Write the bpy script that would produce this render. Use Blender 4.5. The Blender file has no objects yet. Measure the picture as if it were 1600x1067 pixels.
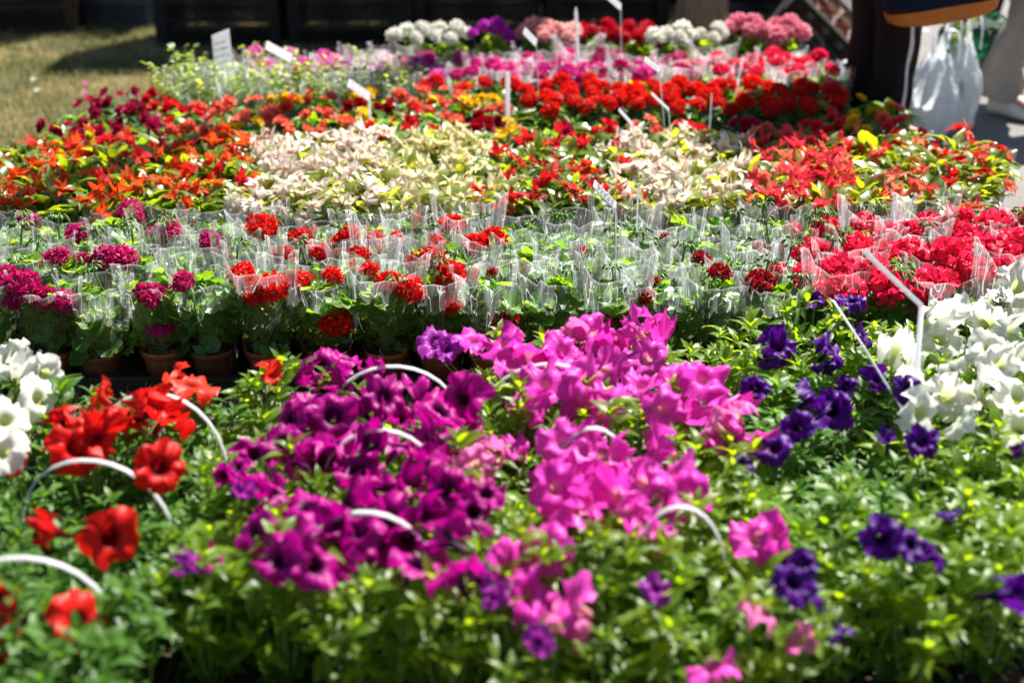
import bpy, math, random
from math import sin, cos, pi, radians, sqrt
from mathutils import Matrix, Vector, noise
random.seed(7)
R = random.random
def U(a, b): return a + (b - a) * random.random()

# ---------------------------------------------------------------- camera
S = bpy.context.scene
COL = S.collection
CAM_H, PITCH, FPX = 1.52, radians(24.2), 2222.0
cd = bpy.data.cameras.new('camera'); cam = bpy.data.objects.new('camera', cd); COL.objects.link(cam)
cam.location = (0, 0, CAM_H); cam.rotation_euler = (pi/2 - PITCH, 0, 0)
cd.lens = 50; cd.sensor_width = 36; cd.clip_end = 400; cd.clip_start = 0.05
cd.dof.use_dof = True; cd.dof.focus_distance = 3.42; cd.dof.aperture_fstop = 1.8; cd.dof.aperture_blades = 9
S.camera = cam
# ---------------------------------------------------------------- sky, sun, exposure
SUN_EL, SUN_DIR = radians(55), Vector((0.52, 0.70, 0)).normalized()
w = bpy.data.worlds.new('World'); S.world = w; w.use_nodes = True
wn = w.node_tree; wn.nodes.clear()
sk = wn.nodes.new('ShaderNodeTexSky'); sk.sky_type = 'NISHITA'; sk.sun_disc = False
sk.sun_elevation = SUN_EL; sk.sun_rotation = math.atan2(SUN_DIR.x, SUN_DIR.y)
bg = wn.nodes.new('ShaderNodeBackground'); bg.inputs['Strength'].default_value = 0.05
wo = wn.nodes.new('ShaderNodeOutputWorld')
wn.links.new(sk.outputs[0], bg.inputs[0]); wn.links.new(bg.outputs[0], wo.inputs[0])
sl = bpy.data.lights.new('sun', 'SUN'); sl.energy = 5.0; sl.angle = radians(0.5); sl.color = (1.0, 0.95, 0.87)
so = bpy.data.objects.new('sun', sl); COL.objects.link(so)
tosun = Vector((SUN_DIR.x*cos(SUN_EL), SUN_DIR.y*cos(SUN_EL), sin(SUN_EL)))
so.rotation_euler = tosun.to_track_quat('Z', 'Y').to_euler(); so.location = tosun * 12
S.view_settings.view_transform = 'Standard'; S.view_settings.look = 'None'
S.view_settings.gamma = 1; S.view_settings.exposure = 1.5
S.render.engine = 'CYCLES'
S.cycles.max_bounces = 7; S.cycles.transparent_max_bounces = 24; S.cycles.diffuse_bounces = 3
S.cycles.glossy_bounces = 2; S.cycles.transmission_bounces = 3
S.cycles.sample_clamp_indirect = 6; S.cycles.caustics_reflective = False; S.cycles.caustics_refractive = False

# place of a photo pixel (1600 wide) on the plane z = h
def P(px, py, h):
    a, b = (px - 800) / FPX, (py - 533.5) / FPX
    dy = cos(PITCH) - b * sin(PITCH); dz = -sin(PITCH) - b * cos(PITCH)
    t = (h - CAM_H) / dz
    return a * t, dy * t
def proj(x, y, z):
    d = y * cos(PITCH) + (CAM_H - z) * sin(PITCH)
    v = (CAM_H - z) * cos(PITCH) - y * sin(PITCH)
    return 800 + FPX * x / d, 533.5 + FPX * v / d

# ---------------------------------------------------------------- materials
class NT:
    def __init__(s, name):
        s.m = bpy.data.materials.new(name); s.m.use_nodes = True
        s.t = s.m.node_tree; s.t.nodes.clear(); s.out = s.n('ShaderNodeOutputMaterial')
    def n(s, typ, **k):
        o = s.t.nodes.new(typ)
        for a, b in k.items(): setattr(o, a, b)
        return o
    def l(s, a, b): s.t.links.new(a, b)
    def val(s, sock, v):
        if hasattr(v, 'is_output'): s.l(v, sock)
        else: sock.default_value = v
    def math(s, op, a, b=0.0, c=0.0, clamp=False):
        o = s.n('ShaderNodeMath', operation=op); o.use_clamp = clamp
        s.val(o.inputs[0], a); s.val(o.inputs[1], b); s.val(o.inputs[2], c); return o.outputs[0]
    def mix(s, f, a, b, blend='MIX'):
        o = s.n('ShaderNodeMix', data_type='RGBA', blend_type=blend)
        s.val(o.inputs[0], f)
        s.val(o.inputs[6], a if hasattr(a, 'is_output') else (*a, 1)); s.val(o.inputs[7], b if hasattr(b, 'is_output') else (*b, 1))
        return o.outputs[2]
    def noise(s, scale, detail=2, vec=None, rough=.5):
        o = s.n('ShaderNodeTexNoise'); o.inputs['Scale'].default_value = scale; o.inputs['Detail'].default_value = detail
        o.inputs['Roughness'].default_value = rough
        if vec is not None: s.l(vec, o.inputs['Vector'])
        return o.outputs[0]
    def obj(s): return s.n('ShaderNodeTexCoord').outputs['Object']
    def remap(s, v, a, b, c, d):
        o = s.n('ShaderNodeMapRange'); s.val(o.inputs[0], v)
        for i, q in enumerate((a, b, c, d)): o.inputs[i+1].default_value = q
        return o.outputs[0]
    def dat(s):
        a = s.n('ShaderNodeAttribute', attribute_name='dat'); x = s.n('ShaderNodeSeparateXYZ'); s.l(a.outputs['Vector'], x.inputs[0])
        return x.outputs
    def rnd(s): return s.n('ShaderNodeObjectInfo').outputs['Random']
    def bump(s, h, strength, dist):
        b = s.n('ShaderNodeBump'); b.inputs['Strength'].default_value = strength; b.inputs['Distance'].default_value = dist
        s.l(h, b.inputs['Height']); return b.outputs[0]
    def thin(s, col, trans_col, tf, rough, spec=.4, normal=None):
        p = s.n('ShaderNodeBsdfPrincipled'); s.val(p.inputs['Base Color'], col); p.inputs['Roughness'].default_value = rough
        p.inputs['Specular IOR Level'].default_value = spec
        t = s.n('ShaderNodeBsdfTranslucent'); s.l(trans_col, t.inputs[0])
        if normal is not None: s.l(normal, p.inputs['Normal'])
        m = s.n('ShaderNodeMixShader'); m.inputs[0].default_value = tf
        s.l(p.outputs[0], m.inputs[1]); s.l(t.outputs[0], m.inputs[2]); s.l(m.outputs[0], s.out.inputs[0])
        return s.m
    def pbr(s, col, rough=.6, spec=.4, normal=None, **k):
        p = s.n('ShaderNodeBsdfPrincipled'); s.val(p.inputs['Base Color'], col if hasattr(col, 'is_output') else (*col, 1))
        s.val(p.inputs['Roughness'], rough); p.inputs['Specular IOR Level'].default_value = spec
        if normal is not None: s.l(normal, p.inputs['Normal'])
        s.l(p.outputs[0], s.out.inputs[0]); return s.m

def leaf_mat(name, c1, c2, tf=.4, rough=.38, vein=(0.2, .3, .12), zone=None, spec=.45):
    n = NT(name); d = n.dat()
    f = n.math('ADD', n.math('MULTIPLY', d[0], .75), n.math('MULTIPLY', n.rnd(), .25))
    col = n.mix(f, c1, c2)
    col = n.mix(n.math('MULTIPLY', n.remap(n.noise(55, 3, n.obj()), .35, .7, 0, 1), .35), col, [x*.55 for x in c1])
    if zone:
        z = n.math('SUBTRACT', 1, n.math('MULTIPLY', n.math('ABSOLUTE', n.math('SUBTRACT', d[1], .58)), 6), 0, True)
        col = n.mix(n.math('MULTIPLY', z, .45), col, zone)
    v = n.math('SUBTRACT', 1, n.math('MULTIPLY', d[2], 11), 0, True)
    col = n.mix(n.math('MULTIPLY', v, .5), col, vein)
    tc = n.mix(1.0, col, (3.9, 3.1, .5), 'MULTIPLY')
    nb = n.bump(n.noise(220, 2, n.obj()), .35, .002)
    return n.thin(col, tc, tf, rough, spec, nb)

def petal_mat(name, edge, mid, throat, tf=.42, t0=.30, rim=None, rough=.42):
    n = NT(name); d = n.dat()
    k = n.math('ADD', n.math('MULTIPLY', n.rnd(), .5), n.math('MULTIPLY', d[0], .5))
    base = n.mix(k, edge, mid)
    cv = n.n('ShaderNodeCombineXYZ'); n.l(n.math('MULTIPLY', d[2], 42), cv.inputs[0]); n.l(n.math('MULTIPLY', d[1], 2.5), cv.inputs[1]); n.l(n.math('MULTIPLY', n.rnd(), 30), cv.inputs[2])
    st = n.noise(1.0, 2, cv.outputs[0])
    base = n.mix(n.math('MULTIPLY', n.remap(st, .42, .68, 0, 1), .35), base, [x*.6 for x in mid])
    if rim: base = n.mix(n.remap(d[1], .8, .98, 0, .8), base, rim)
    col = n.mix(n.remap(d[1], t0-.12, t0+.14, 1, 0), base, throat)
    tc = n.mix(1.0, col, (1.15, 1.1, 1.1), 'MULTIPLY')
    nb = n.bump(st, .5, .003)
    return n.thin(col, tc, tf, rough, .22, nb)

LP = leaf_mat('petunia_leaf', (.03, .10, .007), (.20, .31, .018), .55, .38, spec=.45)
LPY = leaf_mat('petunia_leaf_lime', (.05, .14, .01), (.20, .31, .02), .48, .38, spec=.45)
LPD = leaf_mat('petunia_leaf_shaded', (.028, .095, .012), (.10, .22, .025), .42, .45, spec=.35)  # darker green with shade painted in, for red block and violet pocket
LG = leaf_mat('geranium_leaf', (.04, .13, .012), (.17, .32, .03), .45, .42, (.12, .24, .05), (.06, .07, .02))
LGB = leaf_mat('ivy_geranium_leaf', (.04, .13, .02), (.16, .31, .05), .42, .36, spec=.5)
LB = leaf_mat('begonia_leaf', (.04, .10, .015), (.17, .25, .025), .4, .3, (.22, .28, .06), spec=.6)
LBY = leaf_mat('begonia_leaf_yellow_green', (.06, .12, .012), (.19, .25, .025), .45, .33, (.35, .36, .08), spec=.6)
LBP = leaf_mat('begonia_leaf_pale', (.10, .17, .03), (.28, .32, .09), .45, .33, (.3, .3, .12), spec=.6)
LR = leaf_mat('pale_small_leaf', (.10, .19, .05), (.27, .36, .12), .42, .4)
LD = leaf_mat('dark_geranium_leaf', (.018, .07, .01), (.06, .16, .02), .33, .45)
LT = leaf_mat('tree_leaf', (.03, .08, .012), (.07, .14, .02), .4)
STEM = NT('stem'); STEM = STEM.pbr((.13, .22, .05), .5)

W_ = lambda n, e, m, t, **k: petal_mat(n, e, m, t, **k)
F = dict(
 white=W_('petal_white', (.80, .80, .74), (.74, .76, .68), (.45, .52, .18)),
 red=W_('petal_red', (.72, .012, .008), (.58, .006, .006), (.10, .0, .004), t0=.34),
 orange_red=W_('petal_orange_red', (.82, .05, .02), (.75, .03, .02), (.5, .02, .01)),
 magenta=W_('petal_deep_magenta', (.56, .002, .30), (.30, .001, .17), (.04, 0, .03), t0=.40),
 pink=W_('petal_hot_pink', (.80, .10, .56), (.68, .012, .40), (.74, .45, .35), t0=.16),
 pale_pink=W_('petal_light_pink', (.80, .22, .50), (.74, .13, .42), (.7, .6, .3), t0=.2),
 purple=W_('petal_purple', (.42, .04, .42), (.30, .02, .34), (.12, 0, .14)),
 violet=W_('petal_violet', (.12, .004, .30), (.05, .002, .15), (.012, 0, .03), t0=.36),
 crimson=W_('petal_crimson_magenta', (.55, .008, .13), (.42, .005, .12), (.25, .0, .05)),
 scarlet=W_('petal_scarlet', (.78, .014, .006), (.66, .01, .008), (.4, .0, .0)),
 dark_red=W_('petal_dark_red', (.40, .004, .010), (.26, .002, .008), (.1, .0, .0)),
 coral=W_('petal_coral_crimson', (.84, .03, .11), (.78, .02, .08), (.4, .0, .01)),
 magenta_pink=W_('petal_magenta_pink', (.72, .03, .34), (.62, .02, .22), (.5, 0, .1)),
 rose_pink=W_('petal_rose_pink', (.80, .18, .52), (.74, .10, .44), (.6, .1, .3)),
 blush=W_('petal_blush_pink', (.82, .50, .48), (.80, .36, .36), (.6, .12, .16)),
 cherry=W_('petal_cherry', (.58, .006, .02), (.50, .004, .03), (.1, 0, 0)),
 two_tone=W_('petal_two_tone', (.74, .22, .30), (.66, .10, .2), (.45, .02, .1), rim=(.85, .7, .72)),
 orchid=W_('petal_orchid', (.55, .04, .52), (.46, .02, .44), (.15, 0, .1)),
 b_orange=W_('petal_begonia_orange', (.88, .12, .012), (.80, .05, .012), (.8, .2, .02), rough=.35),
 b_white=W_('petal_begonia_white', (.86, .80, .74), (.82, .72, .62), (.8, .5, .3), rough=.35),
 b_cream=W_('petal_begonia_cream', (.82, .78, .50), (.78, .70, .40), (.7, .6, .2), rough=.35),
 b_red=W_('petal_begonia_red', (.78, .015, .03), (.70, .01, .02), (.6, .05, .02), rough=.35),
 b_coral=W_('petal_begonia_coral', (.84, .06, .10), (.80, .03, .06), (.8, .15, .08), rough=.35),
 b_salmon=W_('petal_begonia_salmon', (.86, .22, .14), (.84, .12, .07), (.8, .3, .1), rough=.35),
 b_yellow=W_('petal_begonia_yellow', (.86, .62, .02), (.82, .5, .01), (.6, .3, .01), rough=.35),
 b_wine=W_('petal_begonia_wine', (.42, .01, .07), (.34, .004, .04), (.1, 0, .01), rough=.35),
 b_pink=W_('petal_begonia_pink', (.82, .30, .34), (.80, .2, .24), (.7, .3, .2), rough=.35),
)
BUDM = NT('bud_green'); BUDM = BUDM.pbr((.10, .20, .035), .4)

def film_mat(name, lo, hi, tint=(.92, .94, 1.0)):
    n = NT(name); d = n.dat()
    cv = n.n('ShaderNodeCombineXYZ'); n.l(n.math('MULTIPLY', d[0], 8), cv.inputs[0]); n.l(n.math('MULTIPLY', d[1], 1.6), cv.inputs[1]); n.l(n.math('MULTIPLY', n.rnd(), 50), cv.inputs[2])
    st = n.noise(1.0, 2, cv.outputs[0], .55)
    cr = n.noise(24, 3, n.obj(), .6)
    nb = n.bump(n.math('ADD', st, n.math('MULTIPLY', cr, .5)), .35, .006)
    tr = n.n('ShaderNodeBsdfTransparent'); tr.inputs[0].default_value = (.98, .985, .985, 1)
    gl = n.n('ShaderNodeBsdfGlossy'); gl.inputs['Roughness'].default_value = .07; n.l(nb, gl.inputs['Normal'])
    df = n.n('ShaderNodeBsdfTranslucent'); df.inputs[0].default_value = (*tint, 1)
    d2 = n.n('ShaderNodeBsdfDiffuse'); d2.inputs[0].default_value = (*tint, 1)
    ml = n.n('ShaderNodeMixShader'); ml.inputs[0].default_value = .05; n.l(df.outputs[0], ml.inputs[1]); n.l(d2.outputs[0], ml.inputs[2])
    fr = n.n('ShaderNodeFresnel'); fr.inputs[0].default_value = 1.4; n.l(nb, fr.inputs['Normal'])
    c2 = n.n('ShaderNodeCombineXYZ'); n.l(n.math('MULTIPLY', d[0], 15), c2.inputs[0]); n.l(n.math('MULTIPLY', d[1], 2.6), c2.inputs[1]); n.l(n.math('MULTIPLY', n.rnd(), 71), c2.inputs[2])
    rg = n.noise(1.0, 1, c2.outputs[0], .5)
    glint_lines = n.math('MULTIPLY', n.math('SUBTRACT', 1, n.math('MULTIPLY', n.math('ABSOLUTE', n.math('SUBTRACT', rg, .52)), 60), 0, True), .34)  # thin white lines painted in as glints along the creases
    veil = n.math('ADD', glint_lines, 0); veil = n.math('ADD', veil, n.math('ADD', n.remap(st, .42, .78, lo, hi), n.remap(d[1], .975, 1.0, 0, .16)), 0, True)  # milky film, with bright streaks and a bright top rim painted in
    m1 = n.n('ShaderNodeMixShader'); n.l(veil, m1.inputs[0]); n.l(tr.outputs[0], m1.inputs[1]); n.l(ml.outputs[0], m1.inputs[2])
    m2 = n.n('ShaderNodeMixShader'); n.l(n.math('MULTIPLY', fr.outputs[0], .6, 0, True), m2.inputs[0]); n.l(m1.outputs[0], m2.inputs[1]); n.l(gl.outputs[0], m2.inputs[2])
    n.l(m2.outputs[0], n.out.inputs[0]); return n.m
FILM = film_mat('cellophane', .012, .18)
FILM2 = film_mat('milky_cellophane', .05, .26, (.95, .90, .96))

def simple(name, c1, c2=None, sc=12, rough=.5, spec=.4, bs=.3, bd=.002, bsc=None):
    n = NT(name); f = n.noise(sc, 4, n.obj())
    col = n.mix(n.remap(f, .3, .7, 0, 1), c1, c2 or [x*.7 for x in c1])
    return n.pbr(col, rough, spec, n.bump(n.noise(bsc or sc*6, 3, n.obj()), bs, bd))
POT = simple('terracotta_plastic', (.30, .085, .035), (.22, .06, .03), 25, .45)
POT2 = simple('brown_plastic', (.14, .045, .025), (.10, .03, .02), 25, .45)
SOIL = simple('potting_soil', (.035, .022, .014), (.07, .045, .03), 60, .95, .1, .9, .006, 120)
BLK = simple('black_plastic', (.014, .014, .015), (.022, .022, .023), 20, .5, .35)
CRT = simple('crate_black_plastic', (.011, .010, .011), (.019, .017, .017), 15, .6, .2)
CRG = simple('crate_grey_plastic', (.05, .05, .06), (.09, .09, .10), 15, .5, .3)
CRB = simple('crate_brown_plastic', (.020, .012, .008), (.03, .018, .011), 15, .55, .3)
def white_thin():
    n = NT('white_plastic'); c = n.mix(n.noise(30, 3, n.obj()), (.80, .81, .82), (.72, .73, .76)); return n.thin(c, c, .6, .35, .5)
WHT = white_thin()
BAGW = None
def bag_mat(name, c, tf):
    n = NT(name)
    nb = n.bump(n.noise(22, 5, n.obj(), .7), 1.0, .05)
    a = n.n('ShaderNodeRGB'); a.outputs[0].default_value = (*c, 1)
    return n.thin(a.outputs[0], a.outputs[0], tf, .32, .5, nb)
BAGW = bag_mat('white_carrier_film', (.74, .79, .84), .5); BAGG = bag_mat('green_carrier_film', (.01, .12, .05), .4)
CLB = simple('black_cloth', (.011, .008, .009), (.018, .013, .013), 40, .85, .15, .5, .004)
CLN = simple('navy_cloth', (.005, .007, .020), (.008, .010, .026), 40, .85, .15, .5, .003)
CLO = simple('orange_brown_cloth', (.50, .16, .03), (.40, .12, .025), 40, .8, .2, .5, .003)
CLG = simple('beige_cloth', (.36, .31, .27), (.30, .26, .23), 30, .85, .15, .6, .006, 60)
STR = simple('white_piping', (.72, .70, .74), None, 40, .7)
SKIN = simple('skin', (.52, .30, .22), (.46, .25, .18), 20, .5, .4)
HAIR = simple('hair', (.03, .02, .014), None, 60, .5)
SHW = simple('white_shoe', (.75, .72, .68), (.6, .57, .53), 20, .5)
SHB = simple('black_shoe', (.02, .02, .02), None, 20, .5)
INK = simple('ink', (.04, .04, .07), None, 20, .6)
def bark():
    n = NT('bark'); o = n.obj(); mp = n.n('ShaderNodeMapping'); mp.inputs['Scale'].default_value = (14, 14, 2.2); n.l(o, mp.inputs[0])
    f = n.noise(1.6, 6, mp.outputs[0], .65)
    return n.pbr(n.mix(n.remap(f, .3, .7, 0, 1), (.16, .09, .055), (.46, .33, .24)), .9, .2, n.bump(f, 1, .03))
BARK = bark()
def ground_mat():
    n = NT('lawn_soil'); o = n.obj()
    a = n.remap(n.noise(2.2, 5, o, .6), .38, .62, 0, 1)
    col = n.mix(a, (.09, .10, .035), (.34, .27, .15))
    col = n.mix(n.remap(n.noise(60, 4, o, .7), .4, .65, 0, 1), col, (.05, .045, .02))
    return n.pbr(col, .95, .1, n.bump(n.noise(90, 5, o, .7), 1, .02))
def asphalt_mat():
    n = NT('asphalt'); o = n.obj()
    col = n.mix(n.remap(n.noise(3, 4, o), .3, .7, 0, 1), (.20, .19, .185), (.27, .26, .25))
    v = n.n('ShaderNodeTexVoronoi'); v.inputs['Scale'].default_value = 130; n.l(o, v.inputs['Vector'])
    col = n.mix(n.remap(v.outputs['Distance'], .1, .6, .0, .6), col, (.10, .095, .09))
    col = n.mix(n.remap(n.noise(260, 2, o), .55, .7, 0, .5), col, (.38, .36, .34))
    return n.pbr(col, .9, .2, n.bump(v.outputs['Distance'], .7, .006))
def blade_mat():
    n = NT('grass_blade'); d = n.dat(); f = n.remap(n.noise(2.6, 5, n.obj(), .65), .44, .58, 0, 1)  # straw and green patches; the darker green also paints in dappled shade
    k = n.math('ADD', n.math('MULTIPLY', f, .65), n.math('MULTIPLY', d[0], .5), 0, True)
    col = n.mix(k, (.04, .09, .016), (.40, .33, .18))
    return n.thin(col, n.mix(1, col, (1.3, 1.3, .8), 'MULTIPLY'), .35, .6, .3)

# ---------------------------------------------------------------- mesh building
class MB:
    def __init__(s): s.v = []; s.f = []; s.d = []
    def add(s, vs, fs, ds, M=None):
        b = len(s.v)
        s.v += [tuple(M @ Vector(v)) for v in vs] if M is not None else [tuple(v) for v in vs]
        s.f += [tuple(b+i for i in f) for f in fs]; s.d += ds if ds else [(0, 0, 0)]*len(vs)
        return s
    def grid(s, pts, n, m, ds=None, close=False):      # pts row by row: n rows of m
        fs = []
        for i in range(n-1):
            for j in range(m if close else m-1):
                k = (j+1) % m; fs.append((i*m+j, i*m+k, (i+1)*m+k, (i+1)*m+j))
        s.add(pts, fs, ds); return s
    def tube(s, path, rad, seg=6, d=(0, 0, 0), cap=False, flat=1.0):
        pts = []; n = len(path); path = [Vector(p) for p in path]; up = Vector((0.03, 1, 0.02))
        for i, p in enumerate(path):
            t = (path[min(i+1, n-1)] - path[max(i-1, 0)]).normalized()
            a = t.cross(up)
            if a.length < 1e-3: a = t.cross(Vector((1, 0, 0)))
            a.normalize(); b = a.cross(t); r = rad[i] if hasattr(rad, '__len__') else rad
            for j in range(seg):
                q = 2*pi*j/seg; pts.append(p + a*cos(q)*r + b*sin(q)*r*flat)
        b0 = len(s.v); s.grid(pts, n, seg, [d]*len(pts), True)
        if cap:
            s.f.append(tuple(b0+j for j in range(seg))[::-1]); s.f.append(tuple(b0+(n-1)*seg+j for j in range(seg)))
        return s
    def box(s, c, sz, M=None):
        x, y, z = [q/2 for q in sz]; vs = [(c[0]+a*x, c[1]+b*y, c[2]+e*z) for a in (-1, 1) for b in (-1, 1) for e in (-1, 1)]
        s.add(vs, [(0, 1, 3, 2), (4, 6, 7, 5), (0, 4, 5, 1), (2, 3, 7, 6), (0, 2, 6, 4), (1, 5, 7, 3)], None, M); return s
    def mesh(s, name, mat, smooth=True):
        me = bpy.data.meshes.new(name); me.from_pydata(s.v, [], s.f)
        if s.d and len(s.d) == len(s.v):
            a = me.attributes.new('dat', 'FLOAT_VECTOR', 'POINT'); a.data.foreach_set('vector', [c for t in s.d for c in t])
        if smooth: me.polygons.foreach_set('use_smooth', [True]*len(me.polygons))
        me.materials.append(mat); me.update(); return me

def ob(name, me, parent=None, M=None, mat=None, **props):
    o = bpy.data.objects.new(name, me); COL.objects.link(o)
    if parent is not None: o.parent = parent
    if M is not None: o.matrix_local = M if parent is not None else M
    if mat is not None: o.material_slots[0].link = 'OBJECT'; o.material_slots[0].material = mat
    for k, v in props.items(): o[k] = v
    return o
def thing(name, label, cat, loc=(0, 0, 0), rz=0, group=None):
    o = bpy.data.objects.new(name, None); COL.objects.link(o); o.empty_display_size = .05
    o.location = loc; o.rotation_euler = (0, 0, rz); o['label'] = label; o['category'] = cat
    if group: o['group'] = group
    return o
def T(p, rot=None, sc=1.0):
    M = Matrix.Translation(Vector(p))
    if rot is not None: M = M @ rot
    if not hasattr(sc, '__len__'): sc = (sc, sc, sc)
    return M @ Matrix.Diagonal((*sc, 1))
def face(d, roll=0.0):                                # +Z of the piece to direction d
    return Vector(d).normalized().to_track_quat('Z', 'Y').to_matrix().to_4x4() @ Matrix.Rotation(roll, 4, 'Z')
def along(d, roll=0.0):                               # +X of the piece (its length) to direction d, face up
    d = Vector(d).normalized(); z = Vector((0, 0, 1)); y = z.cross(d)
    if y.length < .05: y = Vector((0, 1, 0))
    y.normalize(); z = d.cross(y)
    M = Matrix((d, y, z)).transposed().to_4x4()
    return M @ Matrix.Rotation(roll, 4, 'X')

def leaf_geo(mb, M, L, W, shape='ovate', n=4, fold=.25, curl=.3, tint=.5, wav=0.0, skew=0.0):
    vs, ds = [], []
    for i in range(n+1):
        t = i/n
        if shape == 'ovate': wd = sin(pi*min(1, t**.8*.94+.05))**.8
        elif shape == 'wing': wd = (sin(pi*t**.62)**.9) if t > 0 else .45
        else: wd = sin(pi*t)**.7
        if i == n: wd = .02
        wd *= W/2; x = L*(t - .08*curl*t*t); z = L*curl*(.35*t - t*t)
        wv = wav*W*sin(t*11)
        vs += [(x, -wd*(1-skew), z+wd*fold+wv), (x+skew*.1*L, 0, z), (x, wd*(1+skew), z+wd*fold-wv)]
        ds += [(tint, t, 1), (tint, t, 0), (tint, t, 1)]
    fs = []
    for i in range(n):
        a = 3*i; fs += [(a, a+3, a+4, a+1), (a+1, a+4, a+5, a+2)]
    mb.add(vs, fs, ds, M)
def round_leaf(mb, M, Rr, tint, lobes=7, seg=20, cup=.25, notch=True, cut=.12):
    vs, ds = [(0, 0, 0)], [(tint, 0, 0)]; fs = []
    rings = (.5, 1.0)
    for k, rr in enumerate(rings):
        for j in range(seg):
            a = -pi + 2*pi*(j+.5)/seg; lob = 1 - cut*(1-abs(cos(a*lobes/2)))*(rr) ; r = Rr*rr*lob
            if notch and (j == 0 or j == seg-1): r *= .45
            z = cup*Rr*rr*rr*(.6+.5*sin(a*3+tint*9)) + .06*Rr*sin(a*lobes)*rr
            vs.append((r*cos(a), r*sin(a), z)); ds.append((tint, rr, .5+.5*abs(sin(a*lobes/2))))
    for j in range(seg-1): fs.append((0, 1+j, 2+j))
    for j in range(seg-1): fs.append((1+j, 1+seg+j, 2+seg+j, 2+j))
    mb.add(vs, fs, ds, M)

# ---- flowers
def petunia_flower(seed, open_=1.0, ruf=1.0):
    random.seed(seed); mb = MB(); seg = 40; R0 = .040
    prof = [(.004, -.036), (.005, -.020), (.009, -.008), (.014, -.0015), (.021, .0015), (.028, .002), (.034, .0), (.040, -.004)]
    pts, ds = [], []; ph = U(0, 6); amp = [U(.2, 1.5) for _ in range(5)]; droop = [U(-.010, .005) for _ in range(5)]; ln = [U(.92, 1.08) for _ in range(5)]
    for i, (r, z) in enumerate(prof):
        t = r/.040
        for j in range(seg):
            a = 2*pi*j/seg; q = (j*5/seg) % 1; li = int(j*5/seg) % 5; c = sin(pi*q)**.42
            k = max(0, (t-.3)/.7)
            rr = r*(1 - k*(1-c)*.16)*(1 + (ln[li]-1)*k*c)
            nz = noise.noise(Vector((cos(a)*2.2+seed*3, sin(a)*2.2, t*1.5)))
            zz = z + ruf*k*k*(.012*nz*2 + .007*sin(a*5+ph)*amp[li] + .0055*sin(a*17+ph*2)*k + droop[li]*c) - .006*k*abs(q-.5)*2*(1 if k > 0 else 0)*.6
            zz += (1-open_)*.03*k*1.6; rr *= 1-(1-open_)*.5*k
            rr *= 1 + .08*nz*k
            pts.append((rr*cos(a), rr*sin(a), zz)); ds.append((.5+.5*nz, t, a/(2*pi)))
    mb.grid(pts, len(prof), seg, ds, True)
    return mb.mesh('petunia_flower', F['red'])
def umbel(seed, nf=24, rad=.032, pr=.0150, flat=.75, fr=1.0):
    random.seed(seed); mb = MB(); ga = pi*(3-sqrt(5))
    for i in range(nf):
        c = 1 - 1.45*(i+.5)/nf; s = sqrt(max(0, 1-c*c)); a = i*ga
        d = Vector((s*cos(a), s*sin(a), c)); p = d*rad*U(.7, 1.2); p.z *= flat
        M = T(p, face(d + Vector((U(-.35, .35), U(-.35, .35), U(-.2, .3))), U(0, 6)), U(.85, 1.15))
        tint = R()
        for k in range(5):
            b = 2*pi*k/5; vs = [(0, 0, -.002)]; ds = [(tint, .1, .5)]
            for q, (rr, da) in enumerate(((.55, -.5), (1.0, -.36), (1.12, 0), (1.0, .36), (.55, .5))):
                rr *= pr*fr*1.25; vs.append((rr*cos(b+da), rr*sin(b+da), (.003 if q in (1, 3) else .0015) + U(0, .003))); ds.append((tint, .95 if q in (1, 2, 3) else .6, (k+q*.2)/5))
            mb.add(vs, [(0, 1, 2), (0, 2, 3), (0, 3, 4), (0, 4, 5)], ds, M)
    return mb.mesh('umbel', F['red'])
def bud_umbel(seed):
    random.seed(seed); mb = MB()
    for i in range(9):
        a = i*2.4; e = U(.2, 1.0); d = Vector((cos(a), sin(a), e)).normalized()
        p = d*.013; q = p + Vector((cos(a)*.010, sin(a)*.010, -.010*U(.3, 1.3)))
        mb.tube([(0, 0, 0), p, p*1.25 + Vector((0, 0, -.002))], .0009, 3)
        mb.tube([p*1.2, (p*1.2+q)/2, q], [.0012, .0034, .001], 5)
    mb.tube([(0, 0, -.07), (.002, 0, -.03), (0, 0, 0)], .0019, 5)
    return mb.mesh('bud_umbel', BUDM)
def star_flower(seed):                                # hanging pointed begonia bloom
    random.seed(seed); mb = MB()
    for k in range(7):
        inner = k > 4; a = 2*pi*k/5 + U(-.45, .45) + (.6 if inner else 0)
        d = Vector((cos(a), sin(a), U(.1, 1.5) + (.8 if inner else 0)))
        leaf_geo(mb, T((0, 0, 0), along(d, U(-.4, .4))), U(.030, .052)*(.8 if inner else 1), U(.011, .021), 'oval', 5, .35, U(-.1, 1.0), R())
    return mb.mesh('star_flower', F['red'])
def double_flower(seed):
    random.seed(seed); mb = MB()
    for lay, (n, r, e) in enumerate(((6, .028, .25), (5, .022, .8), (4, .014, 1.8))):
        for k in range(n):
            a = 2*pi*(k+.5*lay)/n + U(-.15, .15)
            d = Vector((cos(a), sin(a), e*U(.7, 1.2)))
            leaf_geo(mb, T((0, 0, .002*lay), along(d, U(-.3, .3))), r, r*1.05, 'oval', 3, .3, -.25, R())
    return mb.mesh('double_flower', F['red'])
PF = [petunia_flower(s, o, r) for s, o, r in ((1, 1, 1.1), (2, 1, .8), (3, .8, 1.5), (4, .95, 1.4), (5, .55, 1.3), (6, 1, 1.0), (7, .9, 1.7), (8, 1, 1.5), (9, .3, 1.2), (10, 1.05, 1.3))]
UM = [umbel(s) for s in (11, 12, 13)]; UMB = [umbel(s, 16, .034, .019, .7) for s in (14, 15)]; UMS = [umbel(16, 9, .018, .012, .9)]
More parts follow.
